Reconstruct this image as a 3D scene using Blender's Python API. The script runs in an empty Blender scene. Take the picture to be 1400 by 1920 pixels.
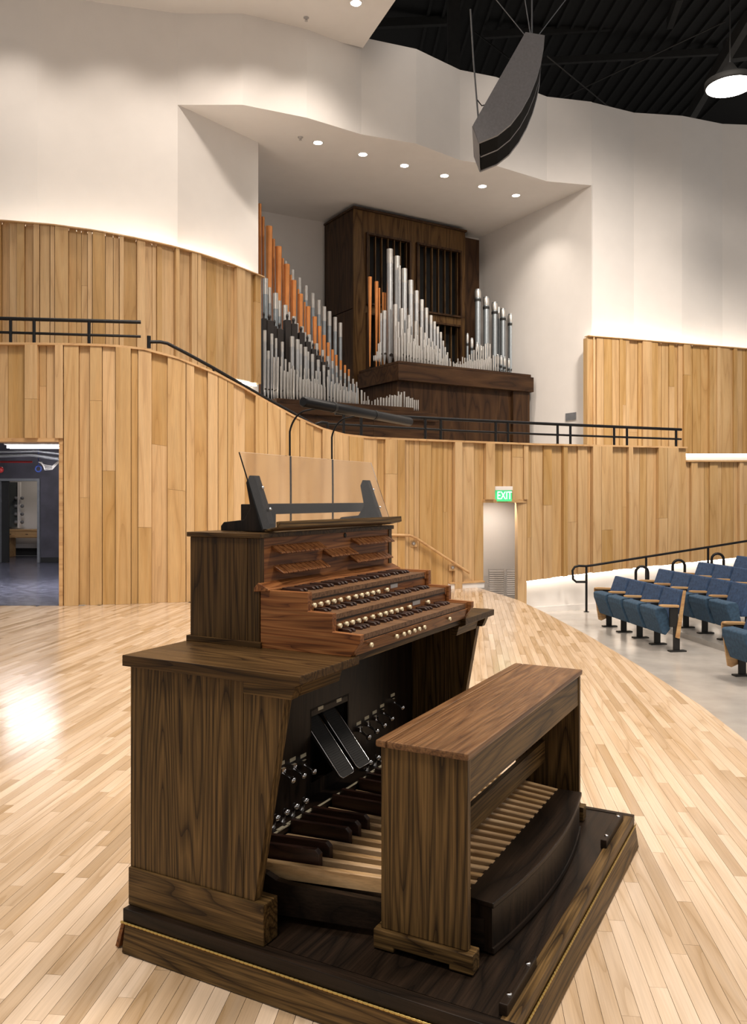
import bpy, bmesh, math, random
from mathutils import Vector, Matrix
random.seed(7)
scene = bpy.context.scene
COL = scene.collection
F, CX, CY, EYE = 1532.0, 700.0, 935.0, 1.55      # focal length in pixels of the 1400x1920 frame, horizon row, eye height

# ---------------------------------------------------------------- camera
cam = bpy.data.cameras.new('camera'); cam_o = bpy.data.objects.new('camera', cam); COL.objects.link(cam_o)
cam_o.location = (0, 0, EYE); cam_o.rotation_euler = (math.pi/2, 0, 0)
cam.sensor_fit = 'VERTICAL'; cam.sensor_height = 36.0; cam.lens = 36.0*F/1920
cam.shift_y = (CY-960)/1920; cam.clip_start = 0.05; cam.clip_end = 200
scene.camera = cam_o

# ---------------------------------------------------------------- world, exposure, large lights
w = bpy.data.worlds.new('world'); scene.world = w; w.use_nodes = True
w.node_tree.nodes['Background'].inputs[0].default_value = (1.0, 0.93, 0.86, 1)
w.node_tree.nodes['Background'].inputs[1].default_value = 0.40
vs = scene.view_settings
vs.view_transform = 'Standard'; vs.look = 'None'; vs.gamma = 1; vs.use_curve_mapping = False
vs.exposure = 0.0
WARM = (1.0, 0.88, 0.76)
def area(name, loc, target, size, power, col=WARM, spread=95):
    l = bpy.data.lights.new(name, 'AREA'); l.shape = 'DISK'; l.size = size; l.energy = power; l.color = col; l.spread = math.radians(spread)
    o = bpy.data.objects.new(name, l); COL.objects.link(o); o.location = loc
    o.rotation_euler = (Vector(target)-Vector(loc)).to_track_quat('-Z', 'Y').to_euler(); return o
def spot(name, loc, target, power, angle=70, blend=.6, r=.06, col=WARM):
    l = bpy.data.lights.new(name, 'SPOT'); l.energy = power; l.color = col; l.spot_size = math.radians(angle)
    l.spot_blend = blend; l.shadow_soft_size = r
    o = bpy.data.objects.new(name, l); COL.objects.link(o); o.location = loc
    o.rotation_euler = (Vector(target)-Vector(loc)).to_track_quat('-Z', 'Y').to_euler(); return o
# unseen area lights added overhead as broad soft fill for stage and hall
area('stage_fill', (-3.0, 5.5, 9.6), (-2.8, 6.5, 0), 1.6, 125)
area('stage_fill', (1.6, 4.2, 9.6), (0.8, 5, 0), 1.6, 120)
area('stage_fill', (-1.2, 0.6, 9.0), (-.2, 4, 0.5), 1.8, 150)
area('stage_fill', (-1.6, 7.5, 9.7), (-1.5, 12.6, 1.2), 1.4, 165, spread=80)
area('house_fill', (5.5, 9.5, 9.5), (5.2, 11.5, 0), 1.6, 170)
area('house_fill', (4.6, 10.5, 9.8), (5.0, 17.6, 3.6), 1.2, 195, spread=75)
area('house_fill', (7.0, 3.5, 9.0), (1.5, 5.5, 0.6), 1.8, 150)

# ---------------------------------------------------------------- materials
def newmat(name):
    m = bpy.data.materials.new(name); m.use_nodes = True; nt = m.node_tree
    return m, nt, nt.nodes['Principled BSDF']
def plain(name, col, rough=.5, metal=0., spec=.5, noise=0., nscale=8., bump=0., coat=0.):
    m, nt, b = newmat(name)
    b.inputs['Roughness'].default_value = rough; b.inputs['Metallic'].default_value = metal
    b.inputs['Specular IOR Level'].default_value = spec; b.inputs['Coat Weight'].default_value = coat
    tc = nt.nodes.new('ShaderNodeTexCoord')
    n = nt.nodes.new('ShaderNodeTexNoise'); n.inputs['Scale'].default_value = nscale; n.inputs['Detail'].default_value = 4
    nt.links.new(tc.outputs['Object'], n.inputs['Vector'])
    r = nt.nodes.new('ShaderNodeValToRGB')
    lo = [max(0, c*(1-noise)) for c in col]; hi = [min(1, c*(1+noise)) for c in col]
    r.color_ramp.elements[0].position = .3; r.color_ramp.elements[1].position = .7
    r.color_ramp.elements[0].color = (*lo, 1); r.color_ramp.elements[1].color = (*hi, 1)
    nt.links.new(n.outputs['Fac'], r.inputs['Fac']); nt.links.new(r.outputs['Color'], b.inputs['Base Color'])
    if bump:
        bp = nt.nodes.new('ShaderNodeBump'); bp.inputs['Strength'].default_value = bump; bp.inputs['Distance'].default_value = .01
        nt.links.new(n.outputs['Fac'], bp.inputs['Height']); nt.links.new(bp.outputs['Normal'], b.inputs['Normal'])
    return m
def emit(name, col, strength):
    m, nt, b = newmat(name)
    b.inputs['Base Color'].default_value = (*col, 1)
    b.inputs['Emission Color'].default_value = (*col, 1); b.inputs['Emission Strength'].default_value = strength
    return m
def math_node(nt, op, a, b=None):
    n = nt.nodes.new('ShaderNodeMath'); n.operation = op
    for i, v in enumerate((a, b)):
        if v is None: continue
        if isinstance(v, (int, float)): n.inputs[i].default_value = v
        else: nt.links.new(v, n.inputs[i])
    return n.outputs[0]
def wood(name, dark, mid, light, axis='z', rings=9., across=5., along=.55, rough=.4, tint=.0, coat=0., pore=.5, position=False, rot=0., attr=False, spec=.5):
    """contour lines of a noise stretched along the grain: cathedral figure, plus fine pores; tint varies piece to piece"""
    m, nt, b = newmat(name); L = nt.links
    b.inputs['Roughness'].default_value = rough; b.inputs['Coat Weight'].default_value = coat
    b.inputs['Coat Roughness'].default_value = .15; b.inputs['Specular IOR Level'].default_value = spec
    oi = nt.nodes.new('ShaderNodeObjectInfo')
    rnd = oi.outputs['Random']
    if attr:
        at = nt.nodes.new('ShaderNodeAttribute'); at.attribute_name = 'tint'
        rnd = math_node(nt, 'FRACT', math_node(nt, 'ADD', rnd, at.outputs['Fac']))
    if position:
        src = nt.nodes.new('ShaderNodeNewGeometry').outputs['Position']
    else:
        src = nt.nodes.new('ShaderNodeTexCoord').outputs['Object']
    mp = nt.nodes.new('ShaderNodeMapping'); mp.inputs['Rotation'].default_value = (0, 0, rot)
    L.new(src, mp.inputs['Vector'])
    off = nt.nodes.new('ShaderNodeVectorMath'); off.operation = 'ADD'
    cmb = nt.nodes.new('ShaderNodeCombineXYZ')
    for i in range(3): L.new(math_node(nt, 'MULTIPLY', rnd, 37.0+11*i), cmb.inputs[i])
    L.new(mp.outputs[0], off.inputs[0]); L.new(cmb.outputs[0], off.inputs[1])
    def stretched(ac, al):
        s = nt.nodes.new('ShaderNodeVectorMath'); s.operation = 'MULTIPLY'
        v = [ac, ac, ac]; v['xyz'.index(axis)] = al; s.inputs[1].default_value = v
        L.new(off.outputs[0], s.inputs[0]); return s.outputs[0]
    n1 = nt.nodes.new('ShaderNodeTexNoise'); n1.inputs['Scale'].default_value = 1; n1.inputs['Detail'].default_value = 1.2; n1.inputs['Roughness'].default_value = .35
    L.new(stretched(across, along), n1.inputs['Vector'])
    fr = math_node(nt, 'FRACT', math_node(nt, 'MULTIPLY', n1.outputs['Fac'], rings))
    r = nt.nodes.new('ShaderNodeValToRGB'); e = r.color_ramp.elements
    e[0].position = 0; e[0].color = (*dark, 1); e[1].position = 1; e[1].color = (*[(a+c*2)/3 for a, c in zip(dark, mid)], 1)
    x = e.new(.16); x.color = (*mid, 1); x = e.new(.6); x.color = (*light, 1); x = e.new(.88); x.color = (*mid, 1)
    L.new(fr, r.inputs['Fac'])
    n2 = nt.nodes.new('ShaderNodeTexNoise'); n2.inputs['Scale'].default_value = 1; n2.inputs['Detail'].default_value = 3
    L.new(stretched(170, 4), n2.inputs['Vector'])
    r2 = nt.nodes.new('ShaderNodeValToRGB'); r2.color_ramp.elements[0].position = .36; r2.color_ramp.elements[1].position = .6
    g = 1-pore; r2.color_ramp.elements[0].color = (g, g, g, 1); r2.color_ramp.elements[1].color = (1, 1, 1, 1)
    L.new(n2.outputs['Fac'], r2.inputs['Fac'])
    mx = nt.nodes.new('ShaderNodeMix'); mx.data_type = 'RGBA'; mx.blend_type = 'MULTIPLY'; mx.inputs['Factor'].default_value = 1
    L.new(r.outputs['Color'], mx.inputs['A']); L.new(r2.outputs['Color'], mx.inputs['B'])
    out = mx.outputs['Result']
    n3 = nt.nodes.new('ShaderNodeTexNoise'); n3.inputs['Scale'].default_value = 1; n3.inputs['Detail'].default_value = 2
    L.new(stretched(3.2, .7), n3.inputs['Vector'])
    hs = nt.nodes.new('ShaderNodeHueSaturation'); L.new(out, hs.inputs['Color'])
    v = math_node(nt, 'ADD', math_node(nt, 'MULTIPLY', n3.outputs['Fac'], .35), .83)
    if tint:
        tr = math_node(nt, 'POWER', math_node(nt, 'FRACT', math_node(nt, 'MULTIPLY', rnd, 17.3)), 1.6)
        v = math_node(nt, 'SUBTRACT', v, math_node(nt, 'MULTIPLY', tr, tint))
        L.new(math_node(nt, 'ADD', math_node(nt, 'MULTIPLY', tr, tint*.9), .93), hs.inputs['Saturation'])
    L.new(v, hs.inputs['Value'])
    L.new(hs.outputs['Color'], b.inputs['Base Color'])
    bp = nt.nodes.new('ShaderNodeBump'); bp.inputs['Strength'].default_value = .12; bp.inputs['Distance'].default_value = .002
    L.new(r2.outputs['Color'], bp.inputs['Height']); L.new(bp.outputs['Normal'], b.inputs['Normal'])
    return m
DK = ((.022, .011, .004), (.098, .056, .019), (.160, .094, .034))
M = {}
for a in 'xyz': M['oak_'+a] = wood('dark_oak_'+a, *DK, axis=a, rings=17, across=7.5, along=.55, rough=.45, pore=.6, spec=.22)
DK2 = ((.020, .010, .004), (.066, .035, .012), (.098, .054, .019))
for a in 'xyz': M['oakd_'+a] = wood('darker_oak_'+a, *DK2, axis=a, rings=14, across=8, along=.5, rough=.36, pore=.5, spec=.2)
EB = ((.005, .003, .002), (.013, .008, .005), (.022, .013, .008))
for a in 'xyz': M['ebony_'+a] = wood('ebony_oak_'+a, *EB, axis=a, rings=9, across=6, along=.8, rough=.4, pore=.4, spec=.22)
RW = ((.09, .028, .009), (.21, .075, .022), (.30, .125, .042))
for a in 'xy': M['rose_'+a] = wood('rosewood_'+a, *RW, axis=a, rings=8, across=22, along=1.6, rough=.42, pore=.35, spec=.3)
M['rose_dark'] = wood('sharp_pedal_wood', (.012,.005,.004), (.032,.013,.008), (.05,.02,.012), axis='x', rings=6, across=14, along=1.5, rough=.4, pore=.3)
M['seat_wood'] = wood('bench_walnut', (.10, .045, .019), (.155, .074, .030), (.215, .11, .047), axis='y', rings=7, across=22, along=1.2, rough=.36, pore=.4, spec=.35)
M['key'] = wood('key_wood', (.06,.028,.013), (.15,.078,.038), (.20,.108,.055), axis='x', rings=5, across=30, along=2, rough=.42, pore=.3, spec=.3)
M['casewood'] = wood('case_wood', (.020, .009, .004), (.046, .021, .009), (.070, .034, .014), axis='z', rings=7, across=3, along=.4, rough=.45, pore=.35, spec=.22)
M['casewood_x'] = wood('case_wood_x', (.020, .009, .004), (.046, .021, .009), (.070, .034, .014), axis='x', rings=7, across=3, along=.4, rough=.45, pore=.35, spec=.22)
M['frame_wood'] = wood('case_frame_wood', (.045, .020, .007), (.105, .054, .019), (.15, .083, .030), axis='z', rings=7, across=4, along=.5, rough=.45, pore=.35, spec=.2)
M['plank'] = wood('light_oak_plank', (.50, .30, .125), (.60, .375, .165), (.64, .42, .20), axis='z', rings=5, across=5.0, along=.30, rough=.5, tint=.20, pore=.14)
M['cap'] = wood('light_oak_cap', (.47, .255, .095), (.60, .35, .14), (.66, .41, .18), axis='x', rings=4, across=6, along=.5, rough=.45, tint=.05, pore=.15)
M['maple'] = wood('maple_strip', (.53, .385, .250), (.655, .495, .345), (.70, .545, .40), axis='y', rings=3.2, across=9, along=.9, rough=.17, tint=.34, pore=.10, position=True, rot=math.radians(6.6), attr=True)
M['pedal'] = wood('maple_pedal', (.42, .25, .11), (.58, .37, .18), (.64, .43, .23), axis='x', rings=3, across=14, along=1, rough=.4, tint=.12, pore=.15)
M['arm'] = wood('seat_arm_wood', (.42, .22, .09), (.55, .32, .14), (.62, .39, .18), axis='x', rings=3, across=14, along=1, rough=.45, pore=.15)
M['white'] = plain('white_plaster', (.78, .75, .725), .85, noise=.015, nscale=3)
M['ceilwhite'] = plain('white_ceiling', (.78, .75, .72), .8, noise=.015, nscale=3)
M['black'] = plain('black_paint', (.012, .012, .012), .6, noise=.2)
M['roof'] = plain('roof_black', (.0035, .0034, .0033), .8, noise=.3)
M['rib'] = plain('deck_rib_black', (.0055, .0052, .005), .8, noise=.2)
M['beam'] = plain('roof_beam_grey', (.014, .013, .012), .6, noise=.25)
M['rail'] = plain('black_rail', (.006, .006, .007), .42, spec=.3, noise=.1)
M['concrete'] = plain('polished_concrete', (.47, .44, .405), .22, noise=.16, nscale=2.2)
M['speaker'] = plain('speaker_grey', (.20, .20, .215), .55, noise=.08, nscale=30)
M['grille'] = plain('speaker_grille', (.004, .004, .004), .9, spec=.15, noise=.4, nscale=160)
M['chrome'] = plain('chrome', (.80, .80, .82), .09, metal=1)
M['brass'] = plain('brass', (.66, .47, .16), .3, metal=1)
M['tin'] = plain('pipe_metal', (.52, .53, .54), .30, metal=.85, noise=.06, nscale=12)
M['tin2'] = plain('pipe_metal_pale', (.60, .585, .56), .33, metal=.8, noise=.06, nscale=12)
M['zinc'] = plain('pipe_zinc', (.33, .37, .40), .36, metal=.7, noise=.08, nscale=10)
M['copper'] = plain('pipe_copper', (.62, .245, .075), .36, metal=.4, noise=.10, nscale=5)
M['woodpipe'] = plain('stopped_wood_pipe', (.018, .013, .011), .5, noise=.2)
M['ivory'] = plain('ivory', (.80, .69, .47), .35, noise=.03)
M['plate'] = plain('name_plate', (.62, .57, .42), .4, noise=.05)
M['steel'] = plain('steel_plate', (.50, .49, .48), .35, metal=.6, noise=.04)
M['rubber'] = plain('ribbed_rubber', (.016, .015, .014), .6, noise=.2, nscale=40)
M['felt'] = plain('navy_fabric', (.034, .070, .150), .85, noise=.30, nscale=26, bump=.25)
M['felt2'] = plain('slate_blue_fabric', (.036, .080, .138), .85, noise=.25, nscale=26, bump=.25)
M['dkblue'] = plain('vinyl_floor', (.085, .088, .12), .25, noise=.5, nscale=7)
M['darkwall'] = plain('dark_wall', (.055, .052, .068), .7, noise=.35, nscale=2.5)
M['darkceil'] = plain('dark_ceiling', (.07, .065, .065), .8, noise=.3)
M['grey'] = plain('grey_metal', (.22, .23, .25), .45, metal=.3, noise=.1)
M['red'] = plain('red_paint', (.35, .02, .02), .5)
M['blue'] = plain('blue_paint', (.03, .06, .25), .5)
M['silver'] = plain('mirror', (.5, .56, .54), .08, metal=.8)
M['vent'] = plain('vent_grey', (.46, .44, .43), .5, noise=.05)
M['led'] = emit('led_strip', (1.0, .93, .82), 18)
M['led_low'] = emit('led_strip_low', (1.0, .93, .82), 11)
M['led_soft'] = emit('led_strip_soft', (1.0, .93, .82), 8)
M['lamp'] = emit('downlight_lens', (1.0, .93, .80), 60)
M['pend'] = emit('pendant_lens', (1.0, .95, .88), 22)
M['tube'] = emit('fluorescent_tube', (1.0, .97, .98), 34)
M['green'] = emit('exit_green', (.05, .50, .18), 1.0)
M['exitw'] = emit('exit_letters', (.85, 1.0, .88), 1.6)
gm, nt, b = newmat('clear_acrylic')
b.inputs['Base Color'].default_value = (1, .99, .99, 1); b.inputs['Roughness'].default_value = .04
b.inputs['Transmission Weight'].default_value = 1.0; b.inputs['IOR'].default_value = 1.45
tcn = nt.nodes.new('ShaderNodeTexCoord'); nn = nt.nodes.new('ShaderNodeTexNoise'); nn.inputs['Scale'].default_value = 60
rr = nt.nodes.new('ShaderNodeMapRange'); rr.inputs['To Min'].default_value = .02; rr.inputs['To Max'].default_value = .07
nt.links.new(tcn.outputs['Object'], nn.inputs['Vector']); nt.links.new(nn.outputs['Fac'], rr.inputs['Value']); nt.links.new(rr.outputs[0], b.inputs['Roughness'])
M['glass'] = gm

# ---------------------------------------------------------------- mesh helpers
class MB:
    def __init__(s): s.v = []; s.f = []; s.sm = []
    def add(s, vs_, fs, smooth=False):
        o = len(s.v); s.v += [tuple(p) for p in vs_]; s.f += [tuple(i+o for i in f) for f in fs]; s.sm += [smooth]*len(fs); return s
    def box(s, x0, x1, y0, y1, z0, z1):
        return s.add([(x0,y0,z0),(x1,y0,z0),(x1,y1,z0),(x0,y1,z0),(x0,y0,z1),(x1,y0,z1),(x1,y1,z1),(x0,y1,z1)],
                     [(0,3,2,1),(4,5,6,7),(0,1,5,4),(1,2,6,5),(2,3,7,6),(3,0,4,7)])
    def prism(s, pts, lo, hi, axis):
        """closed profile; axis x: pts are (y,z); axis y: (x,z); axis z: (x,y)"""
        def mk(p, t): return {'x': (t, p[0], p[1]), 'y': (p[0], t, p[1]), 'z': (p[0], p[1], t)}[axis]
        n = len(pts); a = sum(pts[i][0]*pts[(i+1)%n][1]-pts[(i+1)%n][0]*pts[i][1] for i in range(n))
        if (a < 0) != (axis == 'y'): pts = pts[::-1]
        vv = [mk(p, lo) for p in pts]+[mk(p, hi) for p in pts]
        ff = [tuple(range(n-1, -1, -1)), tuple(range(n, 2*n))]+[(i, (i+1)%n, n+(i+1)%n, n+i) for i in range(n)]
        return s.add(vv, ff)
    def lathe(s, prof, n=12, c=(0,0,0), axis=(0,0,1), cap=True, smooth=True):
        """prof: list of (radius, height) along axis from c"""
        q = Vector((0,0,1)).rotation_difference(Vector(axis).normalized()); c = Vector(c)
        vv = []
        for r, h in prof:
            for i in range(n):
                t = 2*math.pi*i/n; vv.append(c+q@Vector((r*math.cos(t), r*math.sin(t), h)))
        ff = []
        for k in range(len(prof)-1):
            for i in range(n): ff.append((k*n+i, k*n+(i+1)%n, (k+1)*n+(i+1)%n, (k+1)*n+i))
        s.add(vv, ff, smooth)
        if cap: 
            m = len(prof)-1
            s.add([vv[i] for i in range(n)], [tuple(range(n-1,-1,-1))]); s.add([vv[m*n+i] for i in range(n)], [tuple(range(n))])
        return s
    def tube(s, pts, r, n=8):
        pts = [Vector(p) for p in pts]; vv = []; up = None
        for i, p in enumerate(pts):
            t = (pts[min(i+1, len(pts)-1)]-pts[max(i-1, 0)]).normalized()
            if up is None: up = Vector((0,0,1)) if abs(t.z) < .9 else Vector((1,0,0))
            a = t.cross(up).normalized(); up = a.cross(t).normalized()
            for k in range(n):
                q = 2*math.pi*k/n; vv.append(p+a*r*math.cos(q)+up*r*math.sin(q))
        ff = [(i*n+k, i*n+(k+1)%n, (i+1)*n+(k+1)%n, (i+1)*n+k) for i in range(len(pts)-1) for k in range(n)]
        s.add(vv, ff, True); m = (len(pts)-1)*n
        s.add([vv[i] for i in range(n)], [tuple(range(n-1,-1,-1))]); s.add([vv[m+i] for i in range(n)], [tuple(range(n))]); return s
    def sheet(s, lo, hi, thick_dir):
        """a ribbon from the polyline lo to the polyline hi, thickened by the vectors thick_dir"""
        n = len(lo); vv = []
        for i in range(n):
            t = Vector(thick_dir[i] if isinstance(thick_dir, list) else thick_dir)
            vv += [Vector(lo[i]), Vector(hi[i]), Vector(lo[i])+t, Vector(hi[i])+t]
        ff = []
        for i in range(n-1):
            a, c = 4*i, 4*i+4
            ff += [(a, c, c+1, a+1), (a+2, a+3, c+3, c+2), (a+1, c+1, c+3, a+3), (a, a+2, c+2, c)]
        e = 4*(n-1); ff += [(0, 1, 3, 2), (e, e+2, e+3, e+1)]
        return s.add(vv, ff)
    def mesh(s, name, mat, bevel=0., seg=2):
        me = bpy.data.meshes.new(name); me.from_pydata(s.v, [], s.f)
        for p, q in zip(me.polygons, s.sm): p.use_smooth = q
        me.materials.append(mat)
        if bevel:
            bm = bmesh.new(); bm.from_mesh(me)
            bmesh.ops.recalc_face_normals(bm, faces=bm.faces)
            ed = [e for e in bm.edges if len(e.link_faces) == 2 and e.calc_face_angle() > .5]
            bmesh.ops.bevel(bm, geom=ed, offset=bevel, segments=seg, profile=.6, affect='EDGES', clamp_overlap=True)
            bm.to_mesh(me); bm.free()
        me.update(); return me
    def build(s, name, mat, parent=None, bevel=0., seg=2):
        return link(name, s.mesh(name, mat, bevel, seg), parent)
def link(name, me, parent=None, loc=None):
    o = bpy.data.objects.new(name, me); COL.objects.link(o)
    if parent is not None: o.parent = parent
    if loc is not None: o.location = loc
    return o
def tag(o, label=None, cat=None, group=None, kind=None):
    if label: o['label'] = label
    if cat: o['category'] = cat
    if group: o['group'] = group
    if kind: o['kind'] = kind
    return o
def empty(name, loc=(0,0,0), rz=0., label=None, cat=None, group=None):
    o = bpy.data.objects.new(name, None); COL.objects.link(o); o.location = loc; o.rotation_euler = (0, 0, rz); o.empty_display_size = .1
    return tag(o, label, cat, group)
def copy_tree(o, parent=None):
    c = o.copy(); COL.objects.link(c); c.parent = parent
    for ch in list(o.children): copy_tree(ch, c)
    return c
def W(px, py, Y): return Vector(((px-CX)/F*Y, Y, EYE-(py-CY)/F*Y))
def lerp_tab(tab, x):
    if x <= tab[0][0]: a, b = tab[0], tab[1]
    elif x >= tab[-1][0]: a, b = tab[-2], tab[-1]
    else:
        for a, b in zip(tab, tab[1:]):
            if a[0] <= x <= b[0]: break
    return a[1]+(b[1]-a[1])*(x-a[0])/(b[0]-a[0])
def smooth_tab(tab, x):
    """monotone-ish cubic through the table"""
    xs = [t[0] for t in tab]; n = len(tab); i = max(0, min(n-2, next((k-1 for k in range(n) if xs[k] > x), n-2)))
    def sl(k):
        if k <= 0 or k >= n-1: k0, k1 = max(0, k-1), min(n-1, k+1)
        else: k0, k1 = k-1, k+1
        return (tab[k1][1]-tab[k0][1])/(tab[k1][0]-tab[k0][0])
    h = tab[i+1][0]-tab[i][0]; t = (x-tab[i][0])/h
    return ((2*t**3-3*t*t+1)*tab[i][1]+(t**3-2*t*t+t)*h*sl(i)+(-2*t**3+3*t*t)*tab[i+1][1]+(t**3-t*t)*h*sl(i+1))
# ================================================================ SETTING
class Curve:
    """a wall line in plan: depth table over the sight-line parameter, walked by arc length"""
    def __init__(s, tab, smooth=True):
        s.tab = tab; s.px = []; s.p = []; s.s = [0]
        x = tab[0][0]
        while x <= tab[-1][0]+.01:
            Y = smooth_tab(tab, x) if smooth else lerp_tab(tab, x)
            s.px.append(x); s.p.append(Vector(((x-CX)/F*Y, Y))); x += 4
        for a, b in zip(s.p, s.p[1:]): s.s.append(s.s[-1]+(b-a).length)
        s.len = s.s[-1]
    def at_s(s, d):
        d = max(0, min(s.len, d))
        lo = 0
        for i in range(len(s.s)-1):
            if s.s[i] <= d <= s.s[i+1]: lo = i; break
        t = (d-s.s[lo])/(s.s[lo+1]-s.s[lo])
        return s.p[lo].lerp(s.p[lo+1], t), s.px[lo]+(s.px[lo+1]-s.px[lo])*t
    def s_of(s, px):
        for i in range(len(s.px)-1):
            if s.px[i] <= px <= s.px[i+1]:
                return s.s[i]+(s.s[i+1]-s.s[i])*(px-s.px[i])/(s.px[i+1]-s.px[i])
        return 0 if px < s.px[0] else s.len
    def normal(s, d):
        a, _ = s.at_s(d-.15); b, _ = s.at_s(d+.15); t = (b-a).normalized(); n = Vector((t.y, -t.x))
        return n if n.y < 0 else -n          # towards the hall
    def z(s, px, py):
        q, _ = s.at_s(s.s_of(px)); return EYE+(CY-py)/F*q.y
def planks(parent, cv, d0, d1, ztop, zbot, wmin, wmax, split=.3, breaks=()):
    d = d0; k = 0; breaks = sorted(breaks)
    while d < d1-.03:
        wd = random.uniform(wmin, wmax) if random.random() < .7 else wmin*.8
        e = min(d1, d+wd)
        for bk in breaks:
            if d+.02 < bk < e+.06: e = bk; break
        mid = (d+e)/2
        pr = random.choice((.012, .02, .05, .08, .10)); n = cv.normal(mid)
        (a, pa), (b_, pb) = cv.at_s(d+.004), cv.at_s(e-.004)
        _, pm = cv.at_s(mid)
        za, zb_, ba, bb = ztop(pa, pm), ztop(pb, pm), zbot(pa, pm), zbot(pb, pm)
        cuts = [0., 1.]
        if random.random() < split: cuts = [0., random.uniform(.25, .8), 1.]
        for c0, c1 in zip(cuts, cuts[1:]):
            g = .0015
            lo = [ba+(za-ba)*c0+g, bb+(zb_-bb)*c0+g]; hi = [ba+(za-ba)*c1-g, bb+(zb_-bb)*c1-g]
            A, B = a, b_; Af, Bf = a+n*pr, b_+n*pr
            MB().add([(A.x,A.y,lo[0]),(B.x,B.y,lo[1]),(Bf.x,Bf.y,lo[1]),(Af.x,Af.y,lo[0]),
                      (A.x,A.y,hi[0]),(B.x,B.y,hi[1]),(Bf.x,Bf.y,hi[1]),(Af.x,Af.y,hi[0])],
                     [(0,1,2,3),(4,7,6,5),(3,2,6,7),(1,0,4,5),(0,3,7,4),(2,1,5,6)]).build('plank', M['plank'], parent)
        d = e; k += 1
def ribbon(cv, d0, d1, ztop, zbot, thick, step=.12, inset=0.):
    """a wall backing behind the planks"""
    n = max(2, int((d1-d0)/step)); lo, hi, th = [], [], []
    for i in range(n+1):
        d = d0+(d1-d0)*i/n; p, px = cv.at_s(d); nn = cv.normal(d); q = p-nn*inset
        lo.append((q.x, q.y, zbot(px, px))); hi.append((q.x, q.y, ztop(px, px))); th.append((-nn.x*thick, -nn.y*thick, 0))
    return lo, hi, th
def struct(o): o['kind'] = 'structure'; return o

# ---- the lower timber wall (stage back wall and parapet of the galleries)
low = Curve([(-80,11.8),(20,11.82),(122,11.87),(340,12.3),(500,12.8),(640,13.3),(800,13.95),(905,14.4),(985,14.8),(1110,15.4),(1280,15.9),(1400,16.15),(1480,16.3)])
YT = [(-80,648),(0,648),(150,649.5),(215,652),(270,658),(330,674),(400,702),(450,728),(500,757),(550,784),(600,806),(640,817),(690,823),(800,827.5),(1000,835),(1284,841)]
def lz(px, pm=None):
    pm = px if pm is None else pm
    return low.z(px, lerp_tab(YT, px)) if pm < 1283 else low.z(px, 866)
def door_z(y, px): return low.z(px, y)
ZD1 = EYE+(CY-829)/F*11.85; ZD2 = EYE-8/F*14.6
def low_bot(px):
    return lerp_tab([(985, EYE-155/F*14.8), (1400, EYE-109/F*16.15)], px)
def lb(px, pm):
    if pm < 119: return ZD1+.05
    if pm < 905: return -.0
    if pm < 986: return ZD2+.06
    return low_bot(px)
s119, s905, s972, s986, s1283 = [low.s_of(x) for x in (121, 905, 970, 986, 1283)]
wl = MB()
for a, b_ in ((0, s119), (s119, s905), (s905, s986), (s986, s1283), (s1283, low.len)):
    m0 = low.at_s((a+b_)/2)[1]
    wl.sheet(*ribbon(low, a, b_, lambda p, q, m0=m0: lz(p, m0)-.004, lambda p, q, m0=m0: lb(p, m0), .14))
wall_low = struct(wl.build('wall_stage', M['plank']))
wall_low['label'] = 'curved wall of vertical light oak boards behind the stage'
planks(wall_low, low, 0, low.len, lz, lb, .12, .27, .3, (s119, s905, s986, s1283))
# timber cap along the parapet
for a, b_, m0 in ((0, s1283, 600), (s1283, low.len, 1350)):
    lo, hi, th = ribbon(low, a, b_, lambda p, q, m0=m0: lz(p, m0)+.03, lambda p, q, m0=m0: lz(p, m0)-.002, .24, inset=-.10)
    MB().sheet(lo, hi, th).build('parapet_cap', M['cap'], wall_low)
# short timber return where the parapet steps down
p_, _ = low.at_s(s1283)
MB().box(p_.x-.05, p_.x+.01, p_.y-.02, p_.y+.30, low.z(1283,866), low.z(1283,841)).build('parapet_return', M['white'], wall_low)
# white lower wall under the boards at the audience side, with its cove light
FLZ = -.55
def aud_z(px): return FLZ
lo, hi, th = ribbon(low, s986, low.len, lambda p, q: low_bot(p)+.1, lambda p, q: FLZ-.05, .10, inset=.16)
wb = struct(MB().sheet(lo, hi, th).build('wall_audience_base', M['white']))
lo, hi, th = ribbon(low, s986, low.len, lambda p, q: low_bot(p)-.006, lambda p, q: low_bot(p)-.022, .05, inset=.03)
cove = MB().sheet(lo, hi, th).build('cove_light_strip', M['led_low'])
tag(cove, 'glowing light strip under the oak wall by the seats', 'cove light')
lo, hi, th = ribbon(low, s986, low.len, lambda p, q: FLZ+.10, lambda p, q: FLZ-.02, .02, inset=.138)
struct(MB().sheet(lo, hi, th).build('baseboard_audience', M['white']))

# ---- door openings
pj, _ = low.at_s(s119)
d1 = struct(MB().box(pj.x-.055, pj.x+.0, pj.y-.07, pj.y+.20, 0, ZD1+.05).build('door_1', M['cap']))
MB().box(-6.9, pj.x-.055, pj.y-.09, pj.y+.18, ZD1, ZD1+.055).build('door_head', M['cap'], d1)
pa, _ = low.at_s(s905); pb, _ = low.at_s(s972); pc, _ = low.at_s(s986)
d2 = struct(MB().sheet([(pa.x,pa.y-.06,ZD2+.005),(pc.x,pc.y-.06,ZD2+.005)], [(pa.x,pa.y-.06,ZD2+.065),(pc.x,pc.y-.06,ZD2+.065)], (0,.30,0)).build('door_2', M['cap']))
MB().sheet([(pb.x,pb.y-.02,FLZ),(pc.x,pc.y-.05,FLZ)], [(pb.x,pb.y-.02,ZD2+.005),(pc.x,pc.y-.05,ZD2+.005)], (.02,.42,0)).build('door_jamb', M['plank'], d2)
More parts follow.
